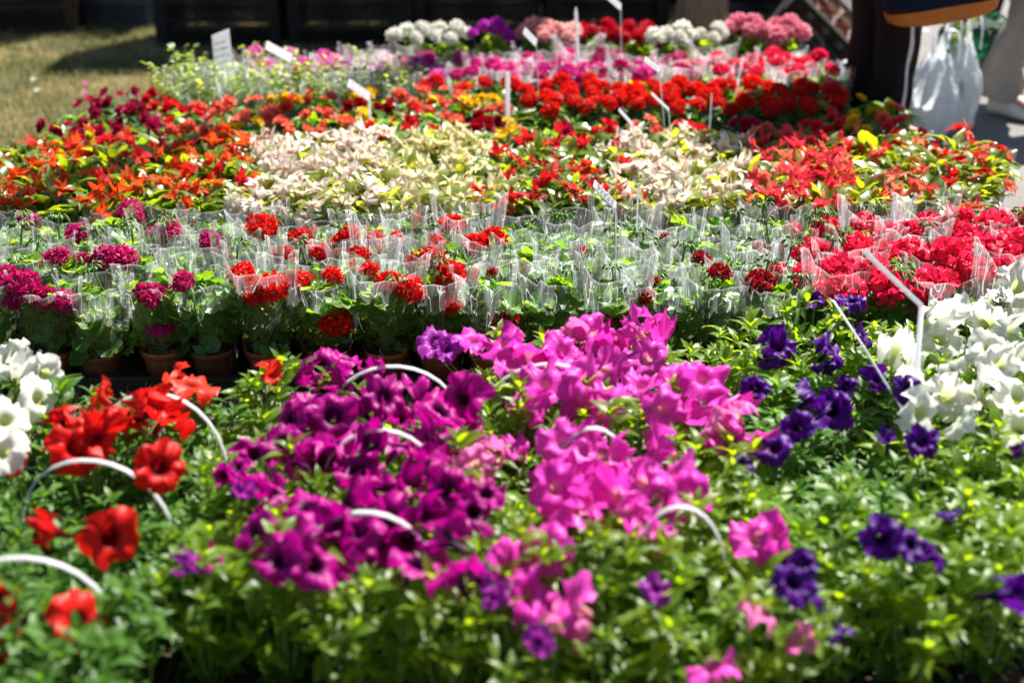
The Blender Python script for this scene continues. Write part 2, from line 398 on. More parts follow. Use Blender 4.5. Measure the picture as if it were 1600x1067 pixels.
BU = [bud_umbel(s) for s in (21, 22)]; SF = [star_flower(s) for s in range(31, 41)]; DF = [double_flower(s) for s in (41, 42, 43)]

# ---- single leaves kept as parts
def one_leaf(seed, shape, L, W, **k):
    random.seed(seed); mb = MB(); leaf_geo(mb, None, L, W, shape, tint=.75, **k); return mb.mesh('leaf', LP)
PL = [one_leaf(51, 'ovate', .046, .019, n=5, fold=.3, curl=.5), one_leaf(52, 'ovate', .038, .017, n=5, fold=.15, curl=.25), one_leaf(53, 'ovate', .052, .020, n=5, fold=.35, curl=.8, wav=.05)]
BL = [one_leaf(54, 'wing', .085, .042, n=6, fold=.25, curl=.55, wav=.07, skew=.18), one_leaf(55, 'wing', .10, .040, n=6, fold=.4, curl=.8, wav=.08, skew=-.15), one_leaf(56, 'wing', .07, .036, n=6, fold=.1, curl=.35, wav=.05, skew=.2)]
GL = []
for s in (57, 58, 59):
    mb = MB(); round_leaf(mb, None, .033, [.9, .55, .75][s-57], 7+s % 2*2, 28, [.35, .1, .6][s-57], cut=.16); GL.append(mb.mesh('leaf', LG))
RL = [one_leaf(60, 'ovate', .026, .017, n=4, fold=.3, curl=.4), one_leaf(61, 'ovate', .030, .018, n=4, fold=.2, curl=.6)]

# ---- foliage masses (joined) and stems, with the tips where leaves and blooms sit
def foliage(kind, seed):
    random.seed(seed); mb = MB(); st = MB(); tips = []
    if kind == 'petunia':
        for i in range(15):
            a = i*2.4 + U(-.4, .4); sp = .088*sqrt((i+.5)/15)*U(.75, 1.25); h = U(.10, .235)*(1-.12*(sp/.08)**2)
            p0 = Vector((cos(a)*.02, sin(a)*.02, 0)); p2 = Vector((cos(a)*sp, sin(a)*sp, h)); p1 = Vector((cos(a)*sp*.75, sin(a)*sp*.75, h*.45))
            st.tube([p0, p1, p2], [.0026, .0022, .0014], 5); tips.append(p2); big = U(.8, 1.25); young = U(.3, 1)
            for q in range(7):                        # rosette at the tip
                b = q*2.4 + a; L = U(.036, .058)*big*(.6+.4*q/6); d = Vector((cos(b), sin(b), U(1.6, 2.4)-q*.28))
                leaf_geo(mb, T(p2 - Vector((0, 0, q*.0025)), along(d, U(-.4, .4))), L, L*U(.34, .46), 'ovate', 3, .3, U(.3, .9), young*U(.7, 1))
            for q in range(6):
                t = .15 + .7*q/5; p = p0*(1-t)**2 + p1*2*t*(1-t) + p2*t*t; b = q*2.5 + a; L = U(.032, .050)*big
                leaf_geo(mb, T(p, along((cos(b), sin(b), U(-.1, .9)), U(-.5, .5))), L, L*U(.40, .58), 'ovate', 3, .25, U(.3, .9), min(1, .1+.5*t*U(.5, 1.2)))
    elif kind == 'geranium':
        for i in range(38):
            a = i*2.4; k = sqrt((i+.5)/38); sp = .062*k*U(.8, 1.25); h = U(.015, .20)*(1-.25*k)
            p = Vector((cos(a)*sp, sin(a)*sp, h)); st.tube([(0, 0, .0), p*.55 + Vector((0, 0, h*.1)), p], .0016, 4)
            d = Vector((cos(a)*U(.2, .9), sin(a)*U(.2, .9)-.1, U(.4, 1)))
            round_leaf(mb, T(p, face(d, a)), U(.017, .031), R()*.9, 7, 16, U(.1, .7), cut=.18)
            if h > .12: tips.append(p)
    elif kind == 'begonia':
        for i in range(30):
            a = i*2.4 + U(-.4, .4); k = sqrt((i+.5)/30); sp = .045*k*U(.7, 1.2); h = .05 + .15*(i/30)**.2*U(.45, 1)*(1.1-.25*k)
            p = Vector((cos(a)*sp, sin(a)*sp, h)); st.tube([(cos(a)*.01, sin(a)*.01, 0), p*.5 + Vector((0, 0, h*.15)), p], .0024, 4)
            d = Vector((cos(a), sin(a), U(-.1, .8)))
            L = U(.05, .085); leaf_geo(mb, T(p, along(d, U(-.6, .6))), L, L*U(.38, .5), 'wing', 5, U(.1, .4), U(.3, .9), R(), .07, random.choice((-.18, .18)))
            if h > .12: tips.append(p)
    elif kind == 'rose':
        for i in range(12):
            a = i*2.4; sp = .06*sqrt((i+.5)/12)*U(.8, 1.2); h = U(.15, .24)
            p2 = Vector((cos(a)*sp, sin(a)*sp, h)); st.tube([(0, 0, 0), p2*.5, p2], [.002, .0016, .001], 4); tips.append(p2)
            for q in range(14):
                t = .2+.8*q/13; p = p2*t; b = q*2.4 + a; L = U(.018, .028)
                leaf_geo(mb, T(p, along((cos(b), sin(b), U(0, .8)), U(-.5, .5))), L, L*.62, 'ovate', 3, .25, .4, min(1, t*U(.5, 1.2)))
    elif kind == 'round':                              # broad mound of geranium leaves
        for i in range(60):
            a = i*2.4; k = sqrt((i+.5)/60); sp = .082*k; h = .13*(1-.55*k*k)*U(.75, 1.1) + .03
            p = Vector((cos(a)*sp, sin(a)*sp, h)); st.tube([(0, 0, 0), p], .0016, 3)
            round_leaf(mb, T(p, face((cos(a)*k*1.2, sin(a)*k*1.2, .9), a)), U(.016, .027), R(), 7, 14, U(.1, .5)); tips.append(p)
    nm = kind + '_foliage'
    return mb.mesh(nm, LP), st.mesh('stems', STEM), tips
FO = {k: [foliage(k, 100+i*7+len(k)) for i in range(n)] for k, n in dict(petunia=5, geranium=5, begonia=5, rose=3, round=3).items()}

# ---- pots, soil, sleeves, trays
def lathe(prof, seg=24, thick=None):
    mb = MB(); pts = [(r*cos(2*pi*j/seg), r*sin(2*pi*j/seg), z) for r, z in prof for j in range(seg)]
    mb.grid(pts, len(prof), seg, [(0, 0, 0)]*len(pts), True); return mb
pm = lathe([(.0, .001), (.038, .001), (.040, .004), (.049, .066), (.0495, .069), (.055, .070), (.0565, .085), (.054, .086), (.052, .083), (.050, .070)])
POTM = pm.mesh('pot', POT)
sm = MB(); sp_ = [(0, 0, .074)]; 
for k, rr in enumerate((.025, .0495)):
    for j in range(20): sp_.append((rr*cos(2*pi*j/20), rr*sin(2*pi*j/20), .074+U(-.004, .003)))
sm.add(sp_, [(0, 1+j, 1+(j+1) % 20) for j in range(20)] + [(1+j, 21+j, 21+(j+1) % 20, 1+(j+1) % 20) for j in range(20)], None); SOILM = sm.mesh('soil', SOIL)
def sleeve(seed, H, rt, rb=.050):
    random.seed(seed); mb = MB(); seg = 24; n = 10; pts, ds = [], []; s0 = U(-.3, .3); lean = (U(-.012, .012), U(-.012, .012)); pk = U(.02, .06)
    an = sorted(2*pi*(j+U(-.38, .38))/seg for j in range(seg)); rv = [U(.90, 1.08) for _ in range(seg)]; tw = [U(-.12, .12) for _ in range(seg)]; zt = [U(-.006, .005) for _ in range(seg)]
    for i in range(n):
        t = i/(n-1); z = .012 + (H-.012)*t; r = rb + .004*(t < .3) + (rt-rb)*max(0, (t-.2)/.8)**.8
        for j in range(seg):
            a = an[j] + s0 + tw[j]*t; q = abs(cos(an[j])); k = min(1, t*2.2)
            rr = r*(1 + (rv[j]-1)*k + .14*(q**6)*t + U(-.02, .02)*(1-abs(t-.3)))
            zz = z + t**4*(pk*(q**6) + zt[j]*1.6 - .008)
            pts.append((rr*cos(a) + lean[0]*t, rr*sin(a)*(1-.10*t) + lean[1]*t, zz)); ds.append((j/seg*2 if j < seg/2 else 2-j/seg*2, t, 0))
    mb.grid(pts, n, seg, ds, True)
    for sgn in (1, -1):                                # the welded side seams stand out as fins
        fp, fd = [], []
        for i in range(n):
            t = i/(n-1); k = i*seg + (0 if sgn == 1 else seg//2); x, y, z = pts[k]; m = 1+ (.003+.007*t)/max(.02, sqrt(x*x+y*y))
            fp += [(x, y, z), (x*m, y*m + .003*sin(t*9), z)]; fd += [(.1, t, 0), (.13, t, 0)]
        mb.grid(fp, n, 2, fd)
    return mb.mesh('sleeve', FILM, False)
SLV = [sleeve(200+i, .268+.012*(i % 3), .080+.003*(i % 2)) for i in range(9)]
SLB = [sleeve(220+i, .20, .066) for i in range(3)]

ORD = ['first', 'second', 'third', 'fourth', 'fifth', 'sixth', 'seventh', 'eighth', 'ninth', 'tenth', 'eleventh', 'twelfth', 'thirteenth', 'fourteenth', 'fifteenth', 'sixteenth', 'seventeenth', 'eighteenth', 'nineteenth', 'twentieth', 'twenty-first', 'twenty-second', 'twenty-third', 'twenty-fourth', 'twenty-fifth', 'twenty-sixth', 'twenty-seventh', 'twenty-eighth', 'twenty-ninth', 'thirtieth']
PLANTS = []      # (root, x, y, kind, height)
def plant(name, kind, label, cat, group, x, y, z0, hs, leafmat, leaves, nleaf, pot=None, slv=None, slvmat=None, leafsc=1.0, ws=1.0):
    rz = U(-pi, pi)
    t = thing(name, label, cat, (x, y, z0), rz, group)
    base = 0.0
    if pot is not None:
        ob('pot', POTM, t, mat=pot); ob('soil', SOILM, t); base = .074
    fm, sm_, tips = random.choice(FO[kind])
    M = T((0, 0, base), None, (ws, ws, hs))
    ob('foliage', fm, t, M, leafmat, kind='stuff'); ob('stems', sm_, t, M, kind='stuff')
    tp = random.sample(tips, min(nleaf, len(tips)))
    for p in tp:
        d = Vector((p.x*9+U(-.5, .5), p.y*9+U(-.5, .5), U(.15, .7)))
        q = M @ p + Vector((0, 0, U(-.02, .008)))
        s = U(.8, 1.15)*leafsc
        rot = face(Vector((d.x*.5, d.y*.5, 1)), U(0, 6)) if leaves is GL else along(d, U(-.4, .4))
        ob('leaf', random.choice(leaves), t, T(q, rot, s), leafmat)
    if slv: ob('sleeve', random.choice(slv), t, T((0, 0, 0), Matrix.Rotation(-rz + U(-.35, .35), 4, 'Z'), (1, 1, U(.92, 1.10))), slvmat)
    PLANTS.append((t, x, y, cat, base, [M @ p for p in tips], rz))
    return t
def add_part(t, name, me, wpos, rot, sc, mat):
    q = Matrix.Rotation(-t.rotation_euler[2], 4, 'Z')
    return ob(name, me, t, T(q @ (Vector(wpos) - t.location), q @ rot, sc), mat)
def stalk(t, wpos, base=.1):
    q = Matrix.Rotation(-t.rotation_euler[2], 3, 'Z'); p = q @ (Vector(wpos) - t.location)
    mb = MB(); mb.tube([(p.x*.15, p.y*.15, base), (p.x*.75, p.y*.75, base+(p.z-base)*.55), (p.x, p.y, p.z)], [.002, .0018, .0016], 4)
    return ob('stalk', mb.mesh('stalk', STEM), t)

# ================================================================ SETTING
mb = MB(); mb.add([(-40, -12, 0), (60, -12, 0), (60, 120, 0), (-40, 120, 0)], [(0, 1, 2, 3)], None)
ob('ground', mb.mesh('ground', ground_mat(), False), kind='structure')
mb = MB(); mb.add([(1.12, -12, .006), (60, -12, .006), (60, 120, .006), (1.5, 120, .006)], [(0, 1, 2, 3)], None)
ob('pavement', mb.mesh('pavement', asphalt_mat(), False), kind='structure')
# grass
random.seed(3); mb = MB(); BLD = blade_mat()
def blades(n, x0, x1, y0, y1, hmax=.035):
    for _ in range(n):
        x, y = U(x0, x1), U(y0, y1); a = U(0, 2*pi); h = U(.012, hmax); lx, ly = cos(a)*h*U(.2, .9), sin(a)*h*U(.2, .9); wd = U(.0012, .0026)
        c, s = -sin(a)*wd, cos(a)*wd; tt = R()
        b = len(mb.v); mb.v += [(x-c, y-s, 0), (x+c, y+s, 0), (x+lx*.5+c*.7, y+ly*.5+s*.7, h*.7), (x+lx*.5-c*.7, y+ly*.5-s*.7, h*.7), (x+lx, y+ly, h)]
        mb.f += [(b, b+1, b+2, b+3), (b+3, b+2, b+4)]; mb.d += [(tt, 0, 0)]*5
blades(52000, -3.4, -1.0, 4.2, 8.0); blades(9000, -1.3, 1.1, 5.8, 8.0); blades(6000, -1.6, .2, 2.4, 3.1, .05); blades(3000, -.7, -.4, 1.8, 2.5, .05)
o = ob('grass', mb.mesh('grass', BLD), kind='stuff'); o['label'] = 'short dry straw-coloured grass on the lawn'; o['category'] = 'grass'

# ---- crates
def crate_parts():
    L, Wd, H = .60, .40, .24; f = MB(); s = MB(); b = MB()
    for z, hh in ((H-.012, .024), (.012, .024), (.13, .016)):
        for sy in (-1, 1): f.box((0, sy*(Wd/2-.008), z), (L, .016, hh))
        for sx in (-1, 1): f.box((sx*(L/2-.008), 0, z), (.016, Wd-.034, hh))
    for sx in (-1, 1):
        for sy in (-1, 1):
            f.box((sx*(L/2-.028), sy*(Wd/2-.010), H/2), (.052, .014, H-.05)); f.box((sx*(L/2-.010), sy*(Wd/2-.040), H/2), (.014, .045, H-.05))
    for i in range(33):
        x = -L/2+.06 + i*(L-.12)/32
        for sy in (-1, 1): s.box((x, sy*(Wd/2-.008), H/2), (.0065, .008, H-.05))
    for i in range(19):
        y = -Wd/2+.07 + i*(Wd-.14)/18
        for sx in (-1, 1): s.box((sx*(L/2-.008), y, H/2), (.008, .0065, H-.05))
    b.box((0, 0, .03), (L-.04, Wd-.04, .006))
    h = MB()
    for sx in (-1, 1):
        h.box((sx*(L/2-.004), 0, H-.062), (.014, .13, .014)); h.box((sx*(L/2-.004), -.065, H-.04), (.014, .012, .05)); h.box((sx*(L/2-.004), .065, H-.04), (.014, .012, .05))
    hf = MB()
    for sy in (-1,):
        hf.box((0, sy*(Wd/2-.005), H-.075), (.15, .018, .014)); hf.box((-.075, sy*(Wd/2-.005), H-.05), (.012, .018, .05)); hf.box((.075, sy*(Wd/2-.005), H-.05), (.012, .018, .05))
    return f.mesh('frame', CRT, False), s.mesh('side_slats', CRT, False), b.mesh('base_panel', CRT, False), h.mesh('handle', CRT, False), hf.mesh('grip', CRT, False)
CR = crate_parts()
def crate(x, y, z, rz, label, mat=None, tilt=None, group='stacked empty plastic crates'):
    t = thing('plastic_crate', label, 'crate', (x, y, z), rz, group)
    if tilt: t.rotation_euler = tilt
    for nme, me in zip(('frame', 'side_slats', 'base_panel', 'handle', 'grip'), CR):
        o = ob(nme, me, t, None, mat)
        if nme == 'side_slats': o['kind'] = 'stuff'
    return t
LEV = ['bottom', 'second', 'third', 'top']
def stack(px, py, n, rz, desc, mat=None, z=0):
    x, y = P(px, py, 0)
    for k in range(n):
        crate(x + U(-.008, .008), y + .2 + U(-.008, .008), k*.243, rz + U(-.012, .012), f'{desc}, {LEV[k] if k < n-1 or n == 1 else "top"} crate of the stack', mat)
stack(345, 76, 4, .0, 'black slatted crate at the corner beside the lawn')
stack(548, 74, 4, .02, 'black slatted crate right of the corner stack')
stack(745, 72, 3, -.03, 'black slatted crate behind the white and purple pelargoniums')
stack(945, 70, 3, .02, 'black slatted crate behind the cherry pelargoniums')
stack(1190, 60, 3, .0, 'black slatted crate right of the tree trunk')
stack(25, 52, 3, .05, 'dark brown crate at the far left of the photo', CRB)
stack(-170, 58, 3, .0, 'dark crate past the left edge of the photo', CRB)
stack(172, 42, 2, -.2, 'grey crate with sunlit edges on the lawn', CRG)
for k_, (cx_, w_) in enumerate(((-2.6, 'far left'), (-1.95, 'left'), (-1.3, 'corner'), (-.65, 'middle'), (0.0, 'centre'), (.7, 'trunk side'), (1.35, 'right hand'))):  # extra crates added to darken the view through the front stacks
    for l_ in range(4): crate(cx_+U(-.02, .02), 8.1+U(-.03, .03), l_*.243, U(-.05, .05), f'black crate in the back row added as dark backing, {w_} stack, {LEV[l_]} crate')
0 and stack(300, 10, 3, .1, 'black crate standing far behind the corner stack')
0 and stack(90, 5, 3, .1, 'black crate standing far behind the grey crate')
# tilted crate leaning against the stack, small brown pots in it
xx, yy = P(1290, 62, .12)
t = crate(xx, yy, .05, 0, 'black slatted crate tipped on its end beside the pink pelargoniums', CRT, (0.35, radians(42), -.25), None)
for i in range(6):
    for j in range(2):
        M = t.matrix_basis @ Matrix.Translation((-.24 + i*.095, -.13 + j*.11, .150))
        o = thing('flower_pot', f'small terracotta pot in the tipped crate, {ORD[i]} along its {"near" if j == 0 else "far"} row', 'pot', (0, 0, 0), 0, 'small pots in the tipped crate')
        o.matrix_basis = M @ Matrix.Diagonal((.8, .8, .8, 1)); ob('pot', POTM, o, mat=POT); ob('soil', SOILM, o)

# ---- tree
random.seed(12); tx, ty = P(1087, 66, 0); ty -= .12
t = thing('tree', 'tree with a rough brown trunk rising behind the stall', 'tree', (tx, ty, 0))
mb = MB(); pts = []; ds = []
for i in range(26):
    z = i*.34; r = .085*(1-.5*i/26) + (.05*(1-i/2) if i < 2 else 0)
    for j in range(22):
        a = 2*pi*j/22; rr = r*(1+.12*noise.noise(Vector((cos(a)*2, sin(a)*2, z*1.3))) + .06*sin(a*5+z))
        pts.append((rr*cos(a)+.05*sin(z), rr*sin(a)+.04*sin(z*.7), z)); ds.append((0, 0, 0))
mb.grid(pts, 26, 22, ds, True); ob('trunk', mb.mesh('trunk', BARK), t)
mb = MB(); lf = MB()
for i in range(14):
    a = i*2.4; z = 7.0 + i*.1; d = Vector((cos(a), sin(a), U(.6, 1.4))).normalized(); L = U(.9, 1.7)
    p = [Vector((.05*sin(z), .04*sin(z*.7), z)) + d*L*k/4 + Vector((U(-.05, .05), U(-.05, .05), 0)) for k in range(5)]
    mb.tube(p, [.035, .028, .02, .014, .008], 6)
    for k in range(150):
        c = p[random.randint(1, 4)] + Vector((random.gauss(0, .26), random.gauss(0, .26), random.gauss(0, .22)))
        leaf_geo(lf, T(c, along((U(-1, 1), U(-1, 1), U(-.6, .3)), U(-1, 1))), U(.06, .1), U(.035, .05), 'ovate', 3, .2, .3, R())
ob('limbs', mb.mesh('limbs', BARK), t); ob('crown', lf.mesh('crown', LT), t, kind='stuff')

# ================================================================ PETUNIA PACKS (foreground)
random.seed(21)
ZP = .068
def pack_meshes():
    b = MB(); L, Wd, H = .245, .262, .066
    for sy in (-1, 1): b.box((0, sy*(Wd/2-.002), H/2), (L, .004, H)); b.box((0, sy*(Wd/2), H-.004), (L+.012, .012, .005))
    for sx in (-1, 1): b.box((sx*(L/2-.002), 0, H/2), (.004, Wd-.008, H)); b.box((sx*(L/2), 0, H-.004), (.012, Wd-.012, .005))
    b.box((0, 0, .002), (L-.008, Wd-.008, .004)); b.box((0, 0, H/2), (.005, Wd-.01, H-.012)); b.box((0, 0, H/2), (L-.01, .005, H-.014))
    s = MB(); n = 12; pts = [(-L/2+.004+i*(L-.008)/(n-1), -Wd/2+.004+j*(Wd-.008)/(n-1), H-.016+U(-.004, .004)) for i in range(n) for j in range(n)]
    s.grid(pts, n, n, [(0, 0, 0)]*len(pts))
    return b.mesh('tray', BLK, False), s.mesh('soil', SOIL)
PK = pack_meshes()
def handle_mesh(wd, H, th=.014):
    mb = MB(); n = 18; c = []
    for i in range(n):
        a = pi*i/(n-1); c.append((-cos(a)*wd/2, 0, .05 + (H-.05)*sin(a)**.55))
    pts = []
    for i, (x, y, z) in enumerate(c):
        x2, z2 = c[min(i+1, n-1)][0]-c[max(i-1, 0)][0], c[min(i+1, n-1)][2]-c[max(i-1, 0)][2]; l = sqrt(x2*x2+z2*z2); nx, nz = -z2/l, x2/l
        for dy, dn in ((-th/2, 0), (-th/2*.6, .0016), (th/2*.6, .0016), (th/2, 0), (th/2, -.0014), (-th/2, -.0014)): pts.append((x+nx*dn, dy, z+nz*dn))
    mb.grid(pts, n, 6, [(0, 0, 0)]*len(pts), True); return mb.mesh('handle', WHT)
COLS = [  # x centre, y of the first pack, number, block
 (-1.20, 1.60, 4, 'red'), (-.945, 1.60, 4, 'red'), (-.69, 1.60, 4, 'red'),
 (-.425, 1.98, 3, 'magenta'), (-.175, 1.90, 3, 'magenta'),
 (.085, 1.88, 4, 'pink'), (.335, 1.88, 4, 'pink'),
 (.60, 1.98, 4, 'violet'), (.85, 2.0, 4, 'violet'), (1.10, 2.04, 4, 'white'), (1.35, 2.04, 4, 'white')]
HND = {}     # visible handles: (column, pack) -> px, py of the top, photo width in px
vis = [(605, 583, 150, -.175), (592, 682, 135, -.175), (567, 812, 155, -.175), (240, 625, 140, -.69), (140, 730, 165, -.69), (20, 884, 330, -.69), (925, 668, 90, .085), (1030, 788, 85, .335), (858, 572, 150, .085)]
for (px, py, wpx, cx) in vis:
    x, y = P(px, py, .325); d = y*cos(PITCH) + (CAM_H-.325)*sin(PITCH)
    best = min(((abs(y-(y0+.27*k)) + abs(cx-c0)*9, (ci, k)) for ci, (c0, y0, nn, b) in enumerate(COLS) for k in range(nn) if (ci, k) not in HND), default=None)
    HND[best[1]] = (x, y, wpx*d/FPX)
SW = {'red': 'red', 'magenta': 'deep magenta', 'pink': 'hot pink', 'violet': 'violet', 'white': 'white'}
PETS = []
for ci, (cx, y0, nn, blk) in enumerate(COLS):
    for k in range(nn):
        yy = y0 + .27*k; side = ['left', 'right'][[c for c in range(len(COLS)) if COLS[c][3] == blk].index(ci) % 2]
        if proj(cx, yy, .25)[0] < -170 or proj(cx, yy, .25)[0] > 1770: continue
        cidx = [c for c in range(len(COLS)) if COLS[c][3] == blk].index(ci)
        h = HND.get((ci, k))
        t = thing('petunia_pack', f'black four cell pack under {SW[blk]} petunias, {ORD[cidx]} column, {ORD[k]} from the front' + (', white handle' if h else ''), 'tray', (cx, yy, 0), U(-.03, .03), 'black packs holding the petunias')
        ob('tray', PK[0], t); ob('soil', PK[1], t)
        if h: ob('handle', handle_mesh(max(.17, min(h[2]*1.6, .30)), .34, .012), t, T((max(-.06, min(.06, h[0]-cx)), max(-.1, min(.1, h[1]-yy)), 0), Matrix.Rotation(U(-.12, .12), 4, 'Z')))
        else: ob('handle', handle_mesh(.15, .17, .009), t)
# plants: rows across the whole front, two per pack
rows = {}
for ci, (cx, y0, nn, blk) in enumerate(COLS):
    for k in range(nn):
        for a in (-1, 1):
            for b in (-1, 1):
                x, y = cx + a*.062 + U(-.008, .008), y0 + .27*k + b*.066 + U(-.008, .008)
                q = proj(x, y, .22)
                if q[0] < -90 or q[0] > 1690 or q[1] > 1250: continue
                rows.setdefault((blk, k*2+(b+1)//2), []).append((x, y))
for (blk, r), L in rows.items():
    L.sort()
    for i, (x, y) in enumerate(L):
        px, py = proj(x, y, .26)
        mat = LPD if blk == 'red' else LPY if (blk in ('violet', 'white') and R() < .75) else LP  # red block takes the leaf with shade in its colour
        hs = U(.86, 1.2)
        if blk == 'violet' and 1150 < px < 1420 and 560 < py < 800: mat = LPD; hs *= .78  # shaded leaf colour and shorter plants make this pocket dark
        t = plant('petunia_plant', 'petunia', f'{SW[blk]} petunia, {ORD[r]} row from the front, {ORD[i]} from the left in its block', 'petunia', 'potted petunias in black packs', x, y, ZP-.018, hs, mat, PL, 11)
        PETS.append((t, x, y, blk))
def nearest(L, x, y): return min(L, key=lambda p: (p[1]-x)**2 + (p[2]-y)**2)
PFL = dict(
 white=[(30,590,95),(62,622,100),(8,655,110),(2,705,95),(18,560,80),(70,585,60),(1480,482,80),(1540,468,85),(1592,448,75),(1500,560,110),(1580,520,100),(1420,560,85),(1440,600,90),(1592,620,85),(1500,658,80),(1440,645,70),(1558,628,95),(1592,668,80),(1470,530,95),(1540,505,85),(1592,565,80),(1402,540,70),(1520,600,90),(1460,500,80),(1560,570,90),(1480,620,70),(1550,545,90)],
 red=[(240,640,100),(150,680,115),(250,730,100),(80,830,60),(175,840,125),(125,970,110),(8,1000,60),(160,655,80),(215,640,80),(265,645,80),(2,930,60),(120,700,80),(95,660,50)],
 orange_red=[(300,598,75),(278,590,50),(425,583,50),(155,618,55),(20,722,45)],
 magenta=[(470,592,60),(500,573,60),(540,600,60),(480,640,60),(520,650,65),(562,640,60),(600,620,70),(620,655,70),(690,640,95),(722,620,75),(440,690,60),(400,710,60),(390,750,60),(500,720,70),(560,733,75),(620,700,70),(660,720,70),(700,690,80),(740,700,70),(640,760,80),(700,765,80),(742,800,75),(600,770,75),(550,780,70),(480,790,75),(430,812,75),(400,830,65),(460,850,80),(520,862,85),(560,830,70),(600,850,75),(640,840,75),(690,838,105),(710,893,90),(440,872,75),(490,882,75),(650,880,70),(670,680,70),(590,585,50),(540,560,50),(640,600,60),(580,690,70),(520,690,60),(460,720,55),(530,820,70),(660,800,80),(610,810,70),(710,730,70),(430,770,60),(455,655,50),(760,770,60),(370,730,45),(350,740,40)],
 purple=[(300,885,45),(680,533,60),(700,545,45),(770,930,40),(745,905,45),(380,770,40),(840,1000,50),(1025,920,40)],
 pink=[(740,530,70),(785,535,70),(830,545,80),(880,550,85),(932,520,95),(985,505,85),(1032,530,85),(860,580,95),(920,592,90),(950,580,105),(840,635,60),(900,630,70),(942,642,80),(1000,600,90),(1060,600,115),(1100,590,80),(1040,640,90),(1080,652,95),(1140,652,75),(1180,690,70),(1130,690,70),(880,690,95),(920,700,100),(960,712,95),(1050,740,125),(1000,752,110),(870,762,115),(922,790,115),(962,770,110),(880,795,100),(800,890,105),(850,860,85),(830,930,85),(890,940,85),(1180,840,110),(1215,835,80),(1110,1045,75),(1030,830,55),(970,540,70),(1010,560,80),(900,740,95),(980,800,80),(1020,700,80),(1070,770,80),(850,600,70),(800,570,50),(1010,510,60),(870,830,70)],
 pale_pink=[(770,715,70),(745,725,60),(1185,957,65),(1250,1002,60),(1150,640,60),(905,520,55),(890,965,60),(1110,660,60)],
 violet=[(1215,540,75),(1300,545,65),(1330,470,60),(1290,570,65),(1180,605,55),(1270,620,85),(1300,640,90),(1210,700,75),(1370,590,55),(1420,610,60),(1440,690,65),(1270,468,40),(1380,840,95),(1425,850,80),(1462,870,60),(1240,910,85),(1272,930,85),(1310,990,65),(1570,930,105),(1588,700,45),(1350,525,50),(1480,800,50),(1320,605,55),(1245,665,70),(1200,560,45),(1600,925,70),(1255,880,60),(1160,725,40),(1385,690,50)],
)
random.seed(33)
for c, L in PFL.items():
    for (px, py, sz) in L:
        h = ZP - .018 + (.272 if c == 'red' else .250) + U(-.03, .025)
        if py > 900: h -= (py-900)/167*.09
        x, y = P(px, py, h); d = y*cos(PITCH) + (CAM_H-h)*sin(PITCH); D = max(.045, min(.100, sz*d/FPX*(.84 if c == 'violet' else 1.14)))
        t, tx_, ty_, b_ = nearest(PETS, x, y)
        n = Vector((U(-.8, .8), U(-1.0, .45), U(.2, 1.0)))
        add_part(t, 'flower', random.choice(PF), (x, y, h), face(n, U(0, 6)), (D/.076*U(.8, 1.1), D/.076*U(.85, 1.12), D/.08*U(.8, 1.3)), F[c]); stalk(t, Vector((x, y, h)) - n.normalized()*.034*D/.08, .08)
for (t, x, y, b) in PETS:
    if R() < .5:
        px, py = proj(x, y, .26)
        if b == 'magenta' or (b == 'pink' and py < 800): 
            n = Vector((U(-.5, .5), U(-.8, .3), U(.5, 1))); add_part(t, 'flower', random.choice(PF), (x+U(-.05, .05), y+U(-.05, .05), ZP+.20+U(-.02, .01)), face(n, U(0, 6)), U(.75, .95), F[b])
BUDS = [(20, 925), (350, 640), (1550, 760), (1430, 930), (1100, 880)]

# ================================================================ WRAPPED GERANIUMS (middle)
random.seed(44)
def row_label(desc, r, i, tail='from the left'): return f'{desc}, {ORD[r]} row, {ORD[i]} {tail}'
def gcol(px):
    return 'crimson magenta' if px < 340 else 'scarlet' if px < 745 else 'dark red' if px < 1215 else 'coral crimson'
GW = []
for r, y in enumerate((3.13, 3.265, 3.40, 3.535)):
    i = 0; x = -1.52 + (r % 2)*.065
    while x < 1.62:
        xx, yy = x + U(-.012, .012), y + U(-.012, .012); q = proj(xx, yy, .2)
        if -60 < q[0] < 1665:
            g = gcol(q[0]); lm = LG if g in ('crimson magenta', 'scarlet') and R() < .6 else LGB
            t = plant('wrapped_geranium', 'geranium', row_label(f'{g} geranium in a clear sleeve', r, i), 'geranium', 'geraniums in clear sleeves', xx, yy, .012, U(.9, 1.08), lm, GL, 8, POT if R() < .7 else POT2, SLV, FILM)
            GW.append((t, xx, yy, g)); i += 1
            for _ in range(random.choice((0, 1, 1, 2))):
                hx, hy, hz = xx+U(-.05, .05), yy+U(-.05, .05), U(.25, .315)
                n = Vector((U(-.3, .3), U(-.3, .3), 1)); add_part(t, 'bud_cluster', random.choice(BU), (hx, hy, hz), face(n, U(0, 6)), U(1.1, 1.6), BUDM)
        x += .134
